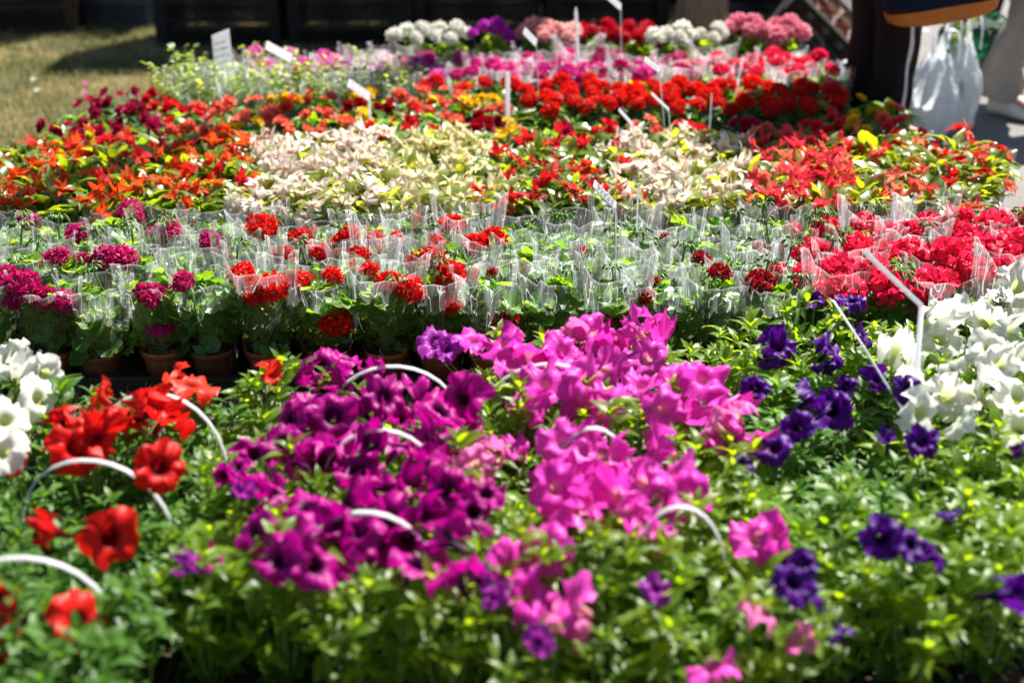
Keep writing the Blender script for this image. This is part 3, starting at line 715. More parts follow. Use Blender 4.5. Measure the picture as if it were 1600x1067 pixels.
GHD = dict(
 crimson=[(205,333,55),(120,366,48),(255,360,52),(45,345,40),(35,445,62),(70,465,50),(102,470,46),(130,412,45),(190,405,50),(235,460,50),(250,512,44),(165,402,50),(330,378,40),(10,430,50),(20,470,40),(90,400,40),(285,440,40),(60,412,40)],
 scarlet=[(410,353,52),(425,448,58),(400,458,50),(470,440,44),(440,397,45),(525,503,58),(620,370,25),(640,450,55),(655,410,50),(675,402,50),(702,432,60),(705,473,45),(577,420,38),(705,350,42),(772,372,42),(742,382,42),(585,375,40),(530,380,40),(380,430,45),(500,395,40),(560,400,40),(470,372,40),(520,430,40),(608,440,45),(545,365,40),(680,380,40)],
 dark_red=[(770,425,24),(787,503,58),(910,430,24),(965,484,50),(1095,405,34),(1125,425,44),(1188,440,60),(1185,390,34),(1010,465,34),(905,395,30),(1040,372,25),(1020,440,25)],
 coral=[(1290,360,50),(1280,402,52),(1320,455,75),(1310,420,62),(1390,375,60),(1397,402,55),(1450,350,45),(1485,400,75),(1555,355,62),(1540,392,55),(1510,370,50),(1440,450,72),(1390,450,62),(1370,425,50),(1562,430,52),(1590,382,60),(1592,422,55),(1240,362,34),(1350,352,45),(1598,345,50),(1425,395,55),(1340,385,55),(1260,430,50),(1350,400,50),(1520,430,55),(1470,440,50),(1500,345,45),(1420,360,45),(1215,420,30),(1250,395,34),(1560,395,50)],
)
for c, L in GHD.items():
    for (px, py, sz) in L:
        h = .272 + U(-.02, .02); x, y = P(px, py, h)
        if y < 3.10:
            y = 3.09; h = CAM_H - (y*(sin(PITCH)+(py-533.5)/FPX*cos(PITCH))/(cos(PITCH)-(py-533.5)/FPX*sin(PITCH)))
            dd = y*cos(PITCH) + (CAM_H-h)*sin(PITCH); x = (px-800)/FPX*dd
        d = y*cos(PITCH) + (CAM_H-h)*sin(PITCH); D = sz*d/FPX
        t, a_, b_, g_ = nearest(GW, x, y)
        me = random.choice(UMB if c == 'coral' and R() < .6 else UM) if D > .055 else UMS[0]
        s = D/(.082 if c == 'coral' else .092)*U(.85, 1.1) if me is not UMS[0] else D/.06
        add_part(t, 'flower_head', me, (x, y, h), face((U(-.3, .3), U(-.6, .1), 1), U(0, 6)), s, F[c]); stalk(t, (x, y, h-.01), .09)
for (t, x, y, g) in GW:      # fill heads deeper in the rows
    for _ in range({'coral crimson': int(R()+.8), 'scarlet': 0, 'crimson magenta': 0, 'dark red': 0}[g]):
        c = {'coral crimson': 'coral', 'scarlet': 'scarlet', 'crimson magenta': 'crimson', 'dark red': 'dark_red'}[g]
        p = (x+U(-.035, .035), y+U(-.03, .03), U(.235, .28)); add_part(t, 'flower_head', random.choice(UM), p, face((U(-.3, .3), U(-.5, .2), 1), U(0, 6)), U(.55, .9), F[c]); stalk(t, p, .09)
def flat_tray(x, y, L, Wd, label):
    mb = MB()
    for sy in (-1, 1): mb.box((0, sy*(Wd/2-.003), .026), (L, .006, .05)); mb.box((0, sy*(Wd/2+.003), .049), (L+.02, .010, .005))
    for sx in (-1, 1): mb.box((sx*(L/2-.003), 0, .026), (.006, Wd-.014, .05))
    t = thing('shuttle_tray', label, 'tray', (x, y, 0), U(-.006, .006), 'flat black trays under the pots')
    ob('tray_wall', mb.mesh('tray_wall', BLK, False), t); mb = MB(); mb.box((0, 0, .006), (L-.014, Wd-.014, .008)); ob('tray_floor', mb.mesh('tray_floor', BLK, False), t)
for k in range(6): flat_tray(-1.36 + k*.545, 3.333, .53, .545, f'flat black tray under the sleeved geraniums, {ORD[k]} from the left')

# ================================================================ BEGONIAS
random.seed(55)
def bkind(px, py):
    if px < 395: return ('orange', 'b_orange', LB, 5)
    if px < 600: return ('white', 'b_white', LBP, 11)
    if px < 765: return ('cream', 'b_cream', LBP, 8)
    if px < 975: return ('red and green', 'b_red', LB, 3)
    if px < 1165: return ('blush white', 'b_white', LBP, 9)
    if px < 1345: return ('coral', 'b_coral', LBY, 8)
    return ('orange red yellow-leaved', 'b_salmon', LBY, 3)
def inpoly(px, py, poly):
    c = False; j = len(poly)-1
    for i in range(len(poly)):
        if (poly[i][1] > py) != (poly[j][1] > py) and px < (poly[j][0]-poly[i][0])*(py-poly[i][1])/(poly[j][1]-poly[i][1]) + poly[i][0]: c = not c
        j = i
    return c
PB = [(-70, 262), (60, 222), (130, 205), (1480, 205), (1560, 245), (1575, 330), (-70, 330)]
BEG = []
for r, y in enumerate((3.80, 3.935, 4.07, 4.205, 4.34)):
    x = -1.72 + (r % 2)*.07; i = 0
    while x < 1.75:
        xx, yy = x+U(-.015, .015), y+U(-.015, .015); q = proj(xx, yy, .25)
        if inpoly(*q, PB):
            nm, fc, lm, nf = bkind(*q)
            t = plant('begonia_plant', 'begonia', row_label(f'{nm} begonia with pointed leaves', r, i), 'begonia', 'pointed leaved begonias', xx, yy, .012, U(.92, 1.1), lm, BL, 14 if nf < 8 else 10, POT2, SLB if R() < .75 else None, FILM, .8)
            for k in range(nf + random.randint(-1, 2)):
                a, rr = U(0, 2*pi), .085*sqrt(R()); c = fc
                if nm == 'orange' and R() < .25: c = 'b_red'
                if nm.startswith('orange red') and R() < .35: c = 'scarlet'
                if nm == 'coral' and R() < .3: c = 'b_salmon'
                if nm == 'blush white' and R() < .2: c = 'b_cream'
                n = Vector((cos(a)*.7+U(-.4, .4), sin(a)*.7-.4+U(-.3, .3), U(.0, 1.0)))
                add_part(t, 'flower', random.choice(SF), (xx+cos(a)*rr, yy+sin(a)*rr, .285-rr*.45+U(-.025, .02)), face(n, U(0, 6)), (U(.7, 1.2), U(.7, 1.2), U(.8, 1.3)), F[c])
            i += 1
        x += .142
# mixed double begonias behind
MIXL = ['b_wine', 'b_wine', 'b_wine', 'b_red', 'b_salmon', 'b_salmon', 'b_yellow', 'b_salmon', 'b_orange', 'b_red', 'b_salmon', 'dark_red']
random.seed(61)
def mkind(px):
    if px < 240: return 'b_wine'
    if px < 300: return 'b_red'
    if px < 530: return random.choice(('b_salmon', 'b_salmon', 'b_salmon', 'b_yellow', 'b_orange'))
    if px < 660: return random.choice(('b_red', 'b_yellow', 'b_salmon', 'dark_red'))
    if px < 800: return random.choice(('b_salmon', 'dark_red', 'b_yellow', 'b_salmon', 'b_red'))
    if px < 1300: return random.choice(('b_red', 'b_yellow', 'b_white', 'b_orange', 'b_salmon', 'b_wine', 'b_white', 'b_red'))
    return random.choice(('b_yellow', 'b_yellow', 'b_yellow', 'b_salmon', 'b_coral'))
NMC = dict(b_wine='wine red', b_red='red', b_salmon='salmon', b_yellow='yellow', b_orange='orange', dark_red='dark red', b_white='white', b_pink='pink', b_coral='coral')
PM = [(70, 212), (150, 165), (230, 150), (320, 165), (540, 160), (680, 150), (795, 160), (815, 203), (1290, 203), (1330, 168), (1390, 172), (1450, 196), (1460, 222), (60, 240)]
for r, y in enumerate((4.475, 4.61, 4.745, 4.88)):
    x = -1.6 + (r % 2)*.07; i = 0
    while x < 1.75:
        xx, yy = x+U(-.015, .015), y+U(-.012, .012); q = proj(xx, yy, .24)
        if inpoly(*q, PM):
            c = mkind(q[0]); t = plant('double_begonia', 'begonia', row_label(f'{NMC[c]} double begonia in the mixed bed', r, i), 'begonia', 'mixed double begonias', xx, yy, .012, U(.85, 1.05), random.choice((LD, LB, LG)), BL, 4, POT2, SLB if R() < .6 else None, FILM, .75)
            for k in range(random.randint(4, 7)):
                a, rr = U(0, 2*pi), .07*sqrt(R()); n = Vector((cos(a)*.5, sin(a)*.5-.5, U(.4, 1)))
                add_part(t, 'flower', random.choice(DF), (xx+cos(a)*rr, yy+sin(a)*rr, .262+U(-.03, .02)), face(n, U(0, 6)), U(.8, 1.1), F[c])
            i += 1
        x += .145
# ================================================================ GREEN LEAFY PLANTS (back left)
random.seed(66)
PD = [(240, 150), (262, 95), (330, 100), (640, 100), (650, 150), (640, 175), (330, 180), (245, 175)]
for r, y in enumerate((4.72, 4.85, 4.98, 5.11, 5.24)):
    x = -1.5 + (r % 2)*.065; i = 0
    while x < 0:
        xx, yy = x+U(-.015, .015), y+U(-.015, .015); q = proj(xx, yy, .27)
        if inpoly(*q, PD) and not inpoly(*proj(xx, yy, .24), PM):
            plant('leafy_pot_plant', 'rose', row_label('pale green leafy plant in a clear sleeve', r, i), 'pot plant', 'pale green leafy plants', xx, yy, .012, U(.95, 1.15), LR, RL, 9, POT2, SLV if R() < .8 else None, FILM); i += 1
        x += .135
# ================================================================ RED GERANIUM BED, no sleeves
random.seed(71)
PE = [(655, 118), (1300, 118), (1325, 165), (1310, 192), (815, 192), (800, 150), (660, 150)]
for r, y in enumerate((4.76, 4.90, 5.04)):
    x = -.9 + (r % 2)*.075; i = 0
    while x < 1.6:
        xx, yy = x+U(-.012, .012), y+U(-.012, .012); q = proj(xx, yy, .24)
        if inpoly(*q, PE):
            t = plant('red_geranium', 'round', row_label('bright red geranium with a dark leaf mound', r, i), 'geranium', 'unsleeved red geraniums', xx, yy, .012, U(.95, 1.1), LG if R() < .4 else LD, GL, 9, POT2, None, None, .85)
            for k in range(3):
                a, rr = k*2.1+U(-.4, .4), U(.02, .065); p = (xx+cos(a)*rr, yy+sin(a)*rr, U(.25, .285))
                add_part(t, 'flower_head', random.choice(UM), p, face((cos(a)*.3, sin(a)*.3-.2, 1), U(0, 6)), U(.62, .82), F['scarlet']); stalk(t, p, .1)
            i += 1
        x += .15
# ================================================================ PINK WRAPPED GERANIUMS AT THE BACK
random.seed(77)
PFp = [(395, 120), (405, 72), (1295, 76), (1310, 122), (660, 126)]
for r, y in enumerate((5.16, 5.27, 5.38)):
    x = -1.1 + (r % 2)*.065; i = 0
    while x < 1.6:
        xx, yy = x+U(-.012, .012), y+U(-.012, .012); q = proj(xx, yy, .27)
        if 395 + (r == 0)*250 < q[0] < 1300:
            c = 'rose_pink' if q[0] < 560 else random.choice(('rose_pink', 'magenta_pink', 'orchid')) if q[0] < 700 else 'magenta_pink' if q[0] < 900 else random.choice(('magenta_pink', 'crimson')) if q[0] < 1080 else 'coral'
            nm = dict(rose_pink='rose pink', magenta_pink='magenta pink', orchid='orchid pink', crimson='crimson', coral='coral')[c]
            t = plant('sleeved_geranium', 'geranium', row_label(f'{nm} geranium in a milky sleeve at the back', r, i), 'geranium', 'pink geraniums in milky sleeves', xx, yy, .012, U(.9, 1.05), LG, GL, 4, POT2, SLV, FILM2)
            for k in range(random.choice((2, 3, 4))):
                p = (xx+U(-.04, .04), yy+U(-.05, .02), U(.23, .29) if R() < .7 else U(.28, .305)); add_part(t, 'flower_head', random.choice(UM), p, face((U(-.3, .3), U(-.4, .1), 1), U(0, 6)), U(.65, .9), F[c]); stalk(t, p, .09)
            i += 1
        x += .133
# ================================================================ LARGE PELARGONIUMS, last row
random.seed(81)
for i, (px, py, c, nm, n, sz) in enumerate(((650, 62, 'white', 'white', 4, 1.0), (703, 62, 'white', 'white', 2, .95), (768, 58, 'orchid', 'orchid purple', 5, .9), (845, 55, 'blush', 'blush pink', 5, 1.1), (885, 62, 'blush', 'blush pink', 3, 1.1), (938, 58, 'cherry', 'cherry red', 4, 1.0), (995, 60, 'cherry', 'cherry red', 5, 1.0), (1055, 66, 'white', 'white', 3, 1.05), (1108, 64, 'white', 'white', 3, 1.0), (1165, 55, 'two_tone', 'rose pink with pale edges', 5, 1.15), (1222, 55, 'two_tone', 'rose pink with pale edges', 6, 1.15))):
    x, y = P(px, py, .30)
    t = plant('pelargonium_plant', 'round', f'{nm} pelargonium in the last row, {ORD[i]} from the left', 'pelargonium', 'large pelargoniums in the last row', x, y, .012, 1.25, LG if i % 2 else LPY, GL, 8, POT2, None, None, 1.0, 1.15)
    n += 2
    for k in range(n):
        a = k*2.4; rr = .08*sqrt((k+.5)/n); p = (x+cos(a)*rr*1.2, y+sin(a)*rr-.02, .355-rr*.5+U(-.01, .015))
        add_part(t, 'flower_head', UMB[k % 2], p, face((cos(a)*.5, sin(a)*.5-.3, 1), U(0, 6)), U(.58, .85)*sz, F[c]); stalk(t, p, .1)

# ================================================================ PLANT TAGS
def tag_stake(top, foot_z, head, stem_w, label, lines=0, flip=1, whead=.035):
    """head: (px,py)->(px,py) photo ends of the angled head at height; stem falls from its lower end"""
    (ax, ay), (bx, by), h, foot = head[0], head[1], top, foot_z
    x1, y1 = P(bx, by, h)                              # elbow
    d = y1*cos(PITCH) + (CAM_H-h)*sin(PITCH)
    t = thing('plant_tag', label, 'plant tag', (x1, y1, 0), 0, 'white price tags stuck in the pots')
    mb = MB(); fx = foot[0]-0; 
    mb.box((0, 0, 0), (stem_w, .0022, 1))
    dz = h - .05; lean = foot[0]
    M = Matrix(((1, 0, lean/dz if dz else 0, lean/2), (0, 1, 0, 0), (0, 0, dz, .05+dz/2), (0, 0, 0, 1)))
    M = Matrix.Translation((lean/2, 0, .05+dz/2)) @ Vector((-lean, 0, dz)).to_track_quat('Z', 'Y').to_matrix().to_4x4() @ Matrix.Diagonal((1, 1, sqrt(dz*dz+lean*lean), 1))
    s = MB(); s.box((0, 0, 0), (stem_w, .0022, 1), M); ob('stake', s.mesh('stake', WHT, False), t)
    ux, uz = (ax-bx)*d/FPX, -(ay-by)*d/FPX/cos(PITCH)*1.0; L = sqrt(ux*ux+uz*uz)
    ax1 = Vector((ux, -.25*L*flip, uz)).normalized(); nrm = Vector((0.1, -.5, .85)).normalized(); yv = nrm.cross(ax1).normalized(); zv = ax1.cross(yv)
    Mh = Matrix((ax1, yv, zv)).transposed().to_4x4(); Mh.translation = Vector((0, 0, h))
    hd = MB(); hd.box((L/2, 0, 0), (L, whead, .0022), Mh); hdo = ob('tag_head', hd.mesh('tag_head', WHT, False), t)
    if lines:
        ink = MB(); random.seed(int(ax))
        for k in range(lines):
            yy = whead*(.28 - .56*k/max(1, lines-1)) if lines > 1 else 0; q = L*.12
            while q < L*.85:
                wl = U(.004, .010); hh = U(.0015, .004); ink.box((q+wl/2, yy, .0016), (wl*.8, hh*.6, .0006), Mh); q += wl+.004
        ob('lettering', ink.mesh('lettering', INK, False), hdo, kind='stuff')
    return t
TG = [((455, 92), (418, 70), .40, .03, .008, 'white tag on a stake above the pale leafy plants', 2, .040),
 ((577, 152), (545, 128), .36, .0, .008, 'white tag on a stake between leafy plants and salmon begonias', 2, .036),
 ((838, 68), (818, 48), .44, -.02, .007, 'white tag on a stake before the blush pelargoniums', 1, .034),
 ((970, 12), (945, -8), .50, -.02, .009, 'white tag at the top edge above the cherry pelargoniums', 1, .035),
 ((1030, 110), (1005, 92), .42, -.05, .010, 'long leaning white tag before the red geranium bed', 1, .026),
 ((1045, 172), (1015, 145), .34, -.03, .006, 'small pale tag edge-on beside the long leaning tag', 0, .012),
 ((988, 195), (965, 170), .33, -.02, .006, 'thin pale tag over the yellow and white begonias', 0, .014),
 ((962, 322), (925, 283), .43, -.015, .017, 'white tag with dots of print among the sleeved geraniums', 3, .022)]
for (elb, hd, h, lean, sw_, lab, ln, wh) in TG:
    tag_stake(h, (-lean, 0), (hd, elb), sw_, lab, ln, 1, wh)
def stick(px, py, h, foot, wd, label, mat=WHT, cat='plant stake', pointed=True):
    x, y = P(px, py, h); t = thing('plant_stake', label, cat, (x, y, 0), 0, 'bare white stakes')
    mb = MB(); mb.tube([(foot, 0, .04), (foot*.5, 0, h*.5), (0, 0, h-.02), (0, 0, h)], [wd/2, wd/2, wd/2, wd*.15], 6, flat=.25); ob('stake', mb.mesh('stake', mat), t)
stick(793, 113, .42, .0, .016, 'white pointed stake standing upright before the red geraniums')
stick(900, 12, .50, .03, .012, 'thin white stake leaning beside the blush pelargoniums')
stick(997, 290, .41, .003, .0045, 'very thin white stick among the sleeved geraniums')
stick(1112, 145, .32, .0, .004, 'very thin pale stick in the red geranium bed')
# handwritten board
x, y = P(352, 132, .24); t = thing('price_board', 'upright white board with handwritten lines behind the salmon begonias', 'sign', (x, y, 0), radians(8))
mb = MB(); mb.add([(-.034, 0, .03), (.034, 0, .03), (.030, 0, .442), (-.034, 0, .418), (-.034, .005, .03), (.034, .005, .03), (.030, .005, .442), (-.034, .005, .418)],
 [(0, 1, 2, 3), (5, 4, 7, 6), (0, 3, 7, 4), (1, 5, 6, 2), (3, 2, 6, 7), (0, 4, 5, 1)], None)
bdo = ob('board', mb.mesh('board', WHT, False), t); mb = MB(); random.seed(9)
for k in range(5):
    q = -.026
    while q < .012+.008*(k % 2):
        wl = U(.003, .007); mb.box((q+wl/2, -.0012, .395-k*.024+q*.25), (wl*.8, .001, U(.003, .008))); q += wl+.0022
mb.box((.020, -.0012, .345), (.004, .001, .009)); ob('handwriting', mb.mesh('handwriting', INK, False), bdo, kind='stuff')
# big foreground tag right: stem and long blade
x, y = P(1440, 478, .46); d = y*cos(PITCH)+(CAM_H-.46)*sin(PITCH)
t = thing('plant_tag', 'tall grey-white tag bent over, nearest one, between violet and white petunias', 'plant tag', (x, y, 0), 0, 'white price tags stuck in the pots')
mb = MB(); mb.tube([(.012, 0, .05), (.010, 0, .25), (0, 0, .46)], .0052, 8, flat=.4, cap=True); ob('stake', mb.mesh('stake', WHT), t)
ux = -95*d/FPX; mb = MB(); mb.box((0, 0, 0), (1, 1, 1)); A = Vector((0, 0, .46)); B = A + Vector((ux, .02, .105)); ax1 = (B-A).normalized(); yv = Vector((.35, -.75, .55)).cross(ax1).normalized(); zv = ax1.cross(yv)
Mh = Matrix((ax1, yv, zv)).transposed().to_4x4() @ Matrix.Diagonal(((B-A).length, .010, .002, 1)); Mh.translation = (A+B)/2
mb = MB(); mb.box((0, 0, 0), (1, 1, 1), Mh); ob('tag_head', mb.mesh('tag_head', WHT, False), t)
x, y = P(1302, 470, .40); x2, y2 = P(1425, 665, .26)
t = thing('plant_stake', 'long thin white stake lying aslant across the violet petunias', 'plant stake', (x2, y2, 0), 0, 'bare white stakes')
mb = MB(); mb.tube([(x-x2, y-y2, .40), ((x-x2)*.62, (y-y2)*.62, .35), (.0, .0, .26), (.03, -.03, .08)], [.0024, .0024, .002, .002], 8, flat=.5, cap=True); ob('stake', mb.mesh('stake', WHT), t)

# ================================================================ PEOPLE AND BAGS
def fold_tube(mb, ctr, rad, seg=36, fold=.05, seed=0, sy=1.0, d=(0, 0, 0)):
    n = len(ctr); m = 5; C, Rr = [], []
    for i in range(n-1):
        for k in range(m):
            t = k/m; C.append(Vector(ctr[i]).lerp(Vector(ctr[i+1]), t)); Rr.append(rad[i]*(1-t)+rad[i+1]*t)
    C.append(Vector(ctr[-1])); Rr.append(rad[-1]); pts = []
    for i, (c, r) in enumerate(zip(C, Rr)):
        for j in range(seg):
            a = 2*pi*j/seg; f = 1 + fold*noise.noise(Vector((cos(a)*1.6+seed, sin(a)*1.6, c.z*9))) + fold*.6*sin(c.z*42+a*2+seed+2*noise.noise(c*5))*.5
            pts.append((c.x+r*f*cos(a), c.y+r*f*sin(a)*sy, c.z))
    mb.grid(pts, len(C), seg, [d]*len(pts), True)
def shoe(mb, x, y, ang, L=.27):
    n = 14; pts = []
    for i in range(n):
        t = i/(n-1); wd = .048*(sin(pi*min(1, t*.92+.06))**.45)*(1 if t < .7 else .98); h = .085*(1-t)**.8 + .035
        h = .10 if t < .25 else .10 - (t-.25)*.075/.75
        if i in (0, n-1): wd *= .4; h *= .6
        for j in range(14):
            a = 2*pi*j/14; px = (t-.28)*L; py = wd*cos(a); pz = .008 + h*.5 + h*.5*sin(a) if sin(a) > 0 else .008 + h*.5*(1+sin(a)*.98)
            pts.append((x+px*cos(ang)-py*sin(ang), y+px*sin(ang)+py*cos(ang), pz))
    mb.grid(pts, n, 14, None, True)
def person(name, label, loc, rz, feet, tcol, jcol, scol, hem=.05, flare=.075, gender=1, stripe=False, hand=None):
    t = thing(name, label, 'person', loc, rz)
    hipz = .90
    # body: one continuous skinned figure
    V = [(0, 0, .95), (0, 0, 1.15), (0, 0, 1.36), (0, 0, 1.46), (.01, 0, 1.53), (.02, 0, 1.62), (.015, 0, 1.71)]
    E = [(0, 1), (1, 2), (2, 3), (3, 4), (4, 5), (5, 6)]; RD = [.13, .12, .13, .055, .052, .095, .07]
    for s, (fx, fy) in zip((1, -1), feet):
        b = len(V); kx = fx*.5 + .03
        V += [(0, s*.09, .88), (kx, s*.09*.4+fy*.6, .48), (fx, fy, .10), (fx+.15, fy, .04)]; RD += [.085, .055, .038, .032]; E += [(0, b), (b, b+1), (b+1, b+2), (b+2, b+3)]
    hands = hand or [(.08, .25, .82), (.08, -.25, .82)]
    for s, H in zip((1, -1), hands):
        b = len(V); H = Vector(H); el = Vector((-.02, s*.25, 1.12))
        V += [(0, s*.18, 1.40), tuple(el), tuple(H), tuple(H+Vector((.01, 0, -.07)))]; RD += [.055, .040, .028, .030]; E += [(2, b), (b, b+1), (b+1, b+2), (b+2, b+3)]
        for f in range(5):
            q = len(V); o_ = Vector((.035-.018*f, 0, 0)) if f < 4 else Vector((.045, 0, .04)); ln = (.07, .08, .075, .06, .05)[f]
            p1 = H+Vector((.01, 0, -.08))+o_*1.0; p2 = p1+Vector((.004, s*-.012, -ln*.5)); p3 = p2+Vector((0, s*-.018, -ln*.45))
            V += [tuple(p1), tuple(p2), tuple(p3)]; RD += [.009, .009, .007]; E += [(b+3, q), (q, q+1), (q+1, q+2)]
    me = bpy.data.meshes.new('body'); me.from_pydata(V, E, []); me.materials.append(SKIN); o = ob('body', me, t)
    md = o.modifiers.new('s', 'SKIN'); me.skin_vertices[0].data[0].use_root = True
    for i, r in enumerate(RD): me.skin_vertices[0].data[i].radius = (r, r)
    o.modifiers.new('d', 'SUBSURF').levels = 1; o.modifiers['d'].render_levels = 2; md.use_smooth_shade = True
    # head details
    hr = MB(); pts = []
    for i in range(10):
        e = pi/2 - i*.19*1.0
        for j in range(20):
            a = 2*pi*j/20; r_ = .108*cos(e) + .001; f = 1.0 if cos(a) < .35 else max(.2, 1.0 if e > .5 else .93)
            pts.append((.012 + r_*f*cos(a)*1.08, r_*sin(a)*.92, 1.665 + .12*sin(e)))
    hr.grid(pts, 10, 20, None, True); ob('hair', hr.mesh('hair', HAIR), t)
    fc = MB(); fc.tube([(.108, 0, 1.675), (.128, 0, 1.645), (.112, 0, 1.635)], [.008, .014, .010], 8, cap=True)
    ob('nose', fc.mesh('nose', SKIN), o)
    for s in (-1, 1):
        fc = MB(); fc.tube([(.01, s*.092, 1.63), (.0, s*.104, 1.665)], [.012, .016], 8, cap=True); ob('ear', fc.mesh('ear', SKIN), o)
        fe = MB(); fe.box((.106, s*.033, 1.675), (.008, .022, .010)); ob('eye', fe.mesh('eye', INK), o)
    fe = MB(); fe.box((.104, 0, 1.595), (.010, .045, .008)); ob('mouth', fe.mesh('mouth', SKIN), o)
    # clothes
    tr = MB(); FOLD = .13 if stripe else .30
    for s, (fx, fy) in zip((1, -1), feet):
        kx = fx*.5 + .03
        fold_tube(tr, [(fx, fy, hem), (fx-.01, fy, hem+.12), (kx, fy*.6+s*.036, .48), (0, s*.085, .85), (0, s*.06, .98)], [flare, flare*.93, .078, .098, .11], 56, FOLD, s*7)
    fold_tube(tr, [(0, 0, .84), (0, 0, .98), (0, 0, 1.06)], [.145, .15, .135], 36, .04, 2, 1.12)
    ob('trousers', tr.mesh('trousers', tcol), t)
    jk = MB(); fold_tube(jk, [(0, 0, .90), (0, 0, 1.1), (0, 0, 1.3), (0, 0, 1.42), (0, 0, 1.48)], [.17, .15, .165, .13, .065], 40, .06, 4, 1.22)
    for s, H in zip((1, -1), hands):
        H = Vector(H); path = [Vector((0, s*.15, 1.41)), Vector((-.01, s*.21, 1.36)), Vector((-.02, s*.25, 1.12)), H+Vector((0, 0, .02))]
        jk.tube([path[0], path[1], path[1].lerp(path[2], .5), path[2], path[2].lerp(path[3], .5), path[3]], [.07, .072, .062, .055, .048, .042], 16)
    ob('jacket', jk.mesh('jacket', jcol), t)
    for fx, fy in feet:
        sh = MB(); shoe(sh, fx+.02, fy, 0); ob('shoe', sh.mesh('shoe', scol), t)
    if stripe:
        for s, (fx, fy) in zip((1, -1), feet):
            if s > 0: continue
            kx = fx*.5+.03; st = MB(); pts = []
            ctr = [Vector((fx, fy, hem)), Vector((fx-.01, fy, hem+.12)), Vector((kx, fy*.6+s*.036, .48)), Vector((0, s*.085, .85))]; rr = [flare, flare*.93, .078, .098]
            m = 12
            for i in range(3):
                for k in range(m + (i == 2)):
                    q = k/m; c = ctr[i].lerp(ctr[i+1], q); r = rr[i]*(1-q)+rr[i+1]*q
                    for da in (-.10, .0, .10):
                        a = s*pi/2 + .28 + da; f = 1 + .13*noise.noise(Vector((cos(a)*1.6+s*7, sin(a)*1.6, c.z*9))) + .13*.6*sin(c.z*42+a*2+s*7+2*noise.noise(c*5))*.5
                        pts.append((c.x+(r*f+.004)*cos(a), c.y+(r*f+.004)*sin(a), c.z))
            st.grid(pts, len(pts)//3, 3, None); ob('side_stripe', st.mesh('side_stripe', STR), t)
    return t
xa, ya = P(1385, 215, 0.0)
xa, ya = 1.28, 5.12
pa = person('person', 'person in black tracksuit trousers with a white side stripe, holding a navy bag', (xa, ya, 0), .12, [(.05, .11), (.10, -.07)], CLB, CLB, SHB, .04, .070, stripe=True, hand=[(.08, .25, .82), (.16, -.33, .88)])
xb, yb = P(1585, 190, 0)
pb = person('person', 'person in loose beige trousers and white shoes walking at the right edge', (xb+.09, yb+.02, 0), radians(-50), [(.16, .08), (-.12, -.07)], CLG, CLN, SHW, .085, .085)
pc_x, pc_y = P(1540, 95, 0)
pc = person('person', 'person in dark trousers and white soled shoes behind the green bag', (pc_x-.05, pc_y+.05, 0), radians(-30), [(.0, .10), (.06, -.08)], CLB, CLN, SHW, .05, .07)
# navy tote with orange-brown base, held by the first person
def tote(loc, rz, tilt):
    t = thing('tote_bag', 'navy tote bag with an orange-brown base band held by the person in black', 'bag', loc, rz); t.rotation_euler = (0, tilt, rz)
    def body(z0, z1, w0, w1, d0, d1, mat, nm, n=7, top=False):
        mb = MB(); pts = []; seg = 48
        for i in range(n):
            q = i/(n-1); z = z0+(z1-z0)*q; wx = (w0+(w1-w0)*q)*.92; dy = d0+(d1-d0)*q
            for j in range(seg):
                a = 2*pi*j/seg; e = .45; cx = math.copysign(abs(cos(a))**e, cos(a)); sy = math.copysign(abs(sin(a))**e, sin(a))
                pts.append((wx*cx*(1+.03*noise.noise(Vector((cx, sy, z*6)))), dy*sy*(1+.12*noise.noise(Vector((cx*2, sy*2, z*7)))), z + .02*abs(cx)**3*(1-q)))
        mb.grid(pts, n, seg, None, True)
        if not top: mb.f.append(tuple(range(seg))[::-1])
        ob(nm, mb.mesh(nm, mat), t)
    body(0, .055, .20, .212, .05, .06, CLO, 'base_band'); body(.0555, .36, .216, .20, .062, .05, CLN, 'bag_body', 10, True)
    for s in (-1, 1):
        st = MB(); st.tube([(-.09, s*.05, .33), (-.07, s*.03, .46), (0, s*.012, .50), (.07, s*.03, .46), (.09, s*.05, .33)], .008, 8, flat=.5)
        ob('strap', st.mesh('strap', CLN), t)
tote((1.46, 4.85, .535), radians(6), radians(-8))
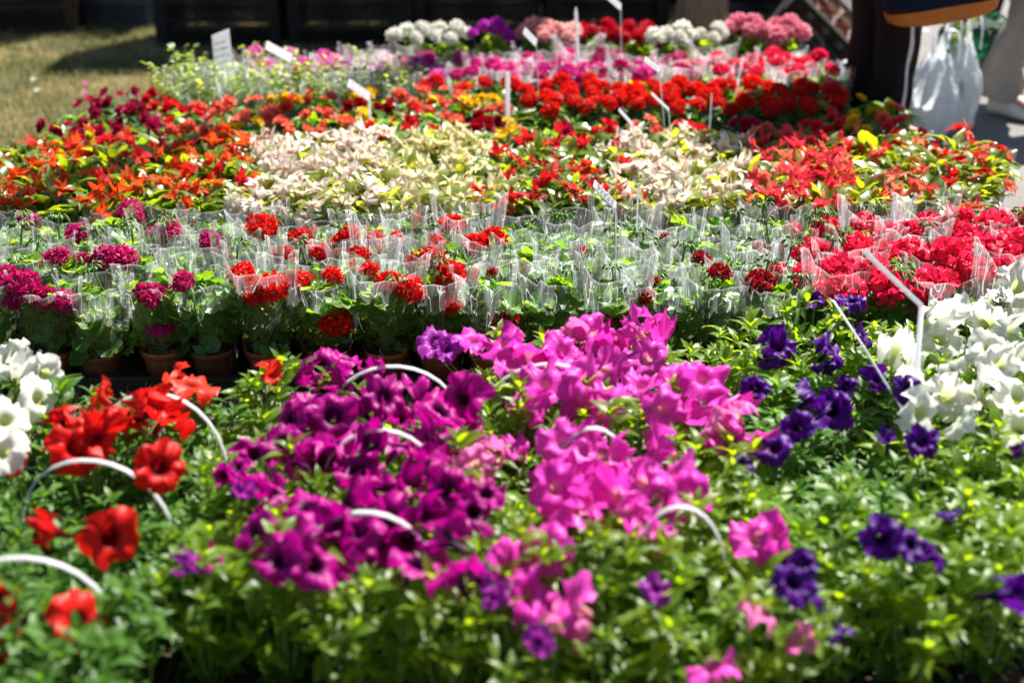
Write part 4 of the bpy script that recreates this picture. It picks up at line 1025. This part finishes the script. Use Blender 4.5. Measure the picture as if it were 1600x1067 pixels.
# white carrier bags standing on the pavement
def carrier(px, py, w0, H, label, mat, seed, depth=.07, name='carrier_bag', cat='carrier bag', wide=1.0, z=0.0, lean=0.0):
    x, y = P(px, py, z); t = thing(name, label, cat, (x, y+depth*.6, z+.007), 0, None); mb = MB(); seg = 72; n = 40; pts = []
    for i in range(n):
        q = i/(n-1); zz = H*.74*q; bulge = (.78 + .42*sin(pi*min(1, q*1.05))**.8)*(1-.30*q**3)
        for j in range(seg):
            a = 2*pi*j/seg; v = Vector((cos(a)*1.7+seed, sin(a)*1.7, zz*7)); f = 1 + .18*noise.noise(v) + .12*noise.noise(v*2.6) + .07*abs(noise.noise(v*6))
            f += .05*abs(noise.noise(Vector((a*4, zz*3+seed, 1))))
            pts.append((w0/2*bulge*f*cos(a)*wide + lean*q + .015*noise.noise(v*.7), depth*bulge*f*sin(a), zz + .02*q*noise.noise(v*2)))
    mb.grid(pts, n, seg, None, True); mb.f.append(tuple(range(seg))[::-1]); ob('bag_film', mb.mesh('bag_film', mat), t)
    for s in (-1, 1):
        hm = MB(); m = 12; hp = []
        for i in range(m):
            q = i/(m-1); a = pi*q; xx = s*w0*.30 + cos(a)*w0*.14; zz = H*.70 + sin(a)**.6*H*.30
            hp += [(xx + lean, -.018*cos(a*2), zz), (xx + lean + (.02 if q < .5 else -.02)*w0/.15, .02, zz - .012)]
        hm.grid(hp, m, 2, None); ob('handle', hm.mesh('handle', mat), t)
    return t
carrier(1453, 216, .17, .40, 'crumpled white carrier bag standing left, nearest the striped trousers', BAGW, 3)
tb = carrier(1493, 205, .13, .44, 'white carrier bag standing behind with a plant inside', BAGW, 11, .06)
x, y = P(1482, 190, 0)
plant('bagged_plant', 'rose', 'brownish green plant poking out of the white carrier bag', 'pot plant', None, tb.location.x-.02, tb.location.y+.0, .12, 1.0, LB, RL, 5, POT2, None, None, .8, .7)
carrier(1528, 100, .26, .26, 'green plastic carrier bag hanging by the far person', BAGG, 5, .09, z=.17)
carrier(1330, 160, .10, .16, 'small crumpled white bag lying left of the striped trousers', BAGW, 8, .05)
# fallen petals
random.seed(5)
for k, (px, py, c, nm) in enumerate(((133, 130, 'rose_pink', 'upper of two pink'), (133, 145, 'rose_pink', 'lower of two pink'), (52, 125, 'white', 'white'), (58, 142, 'white', 'small white'))):
    x, y = P(px, py, .02); mb = MB(); round_leaf(mb, T((0, 0, 0), face((.2, -.4, 1))), .014, .5, 3, 12, .5, False)
    o = ob('fallen_petal', mb.mesh('fallen_petal', F[c]), None, Matrix.Translation((x, y, .022))); o['label'] = f'{nm} fallen petal lying on the dry lawn'; o['category'] = 'petal'; o['group'] = 'fallen petals'
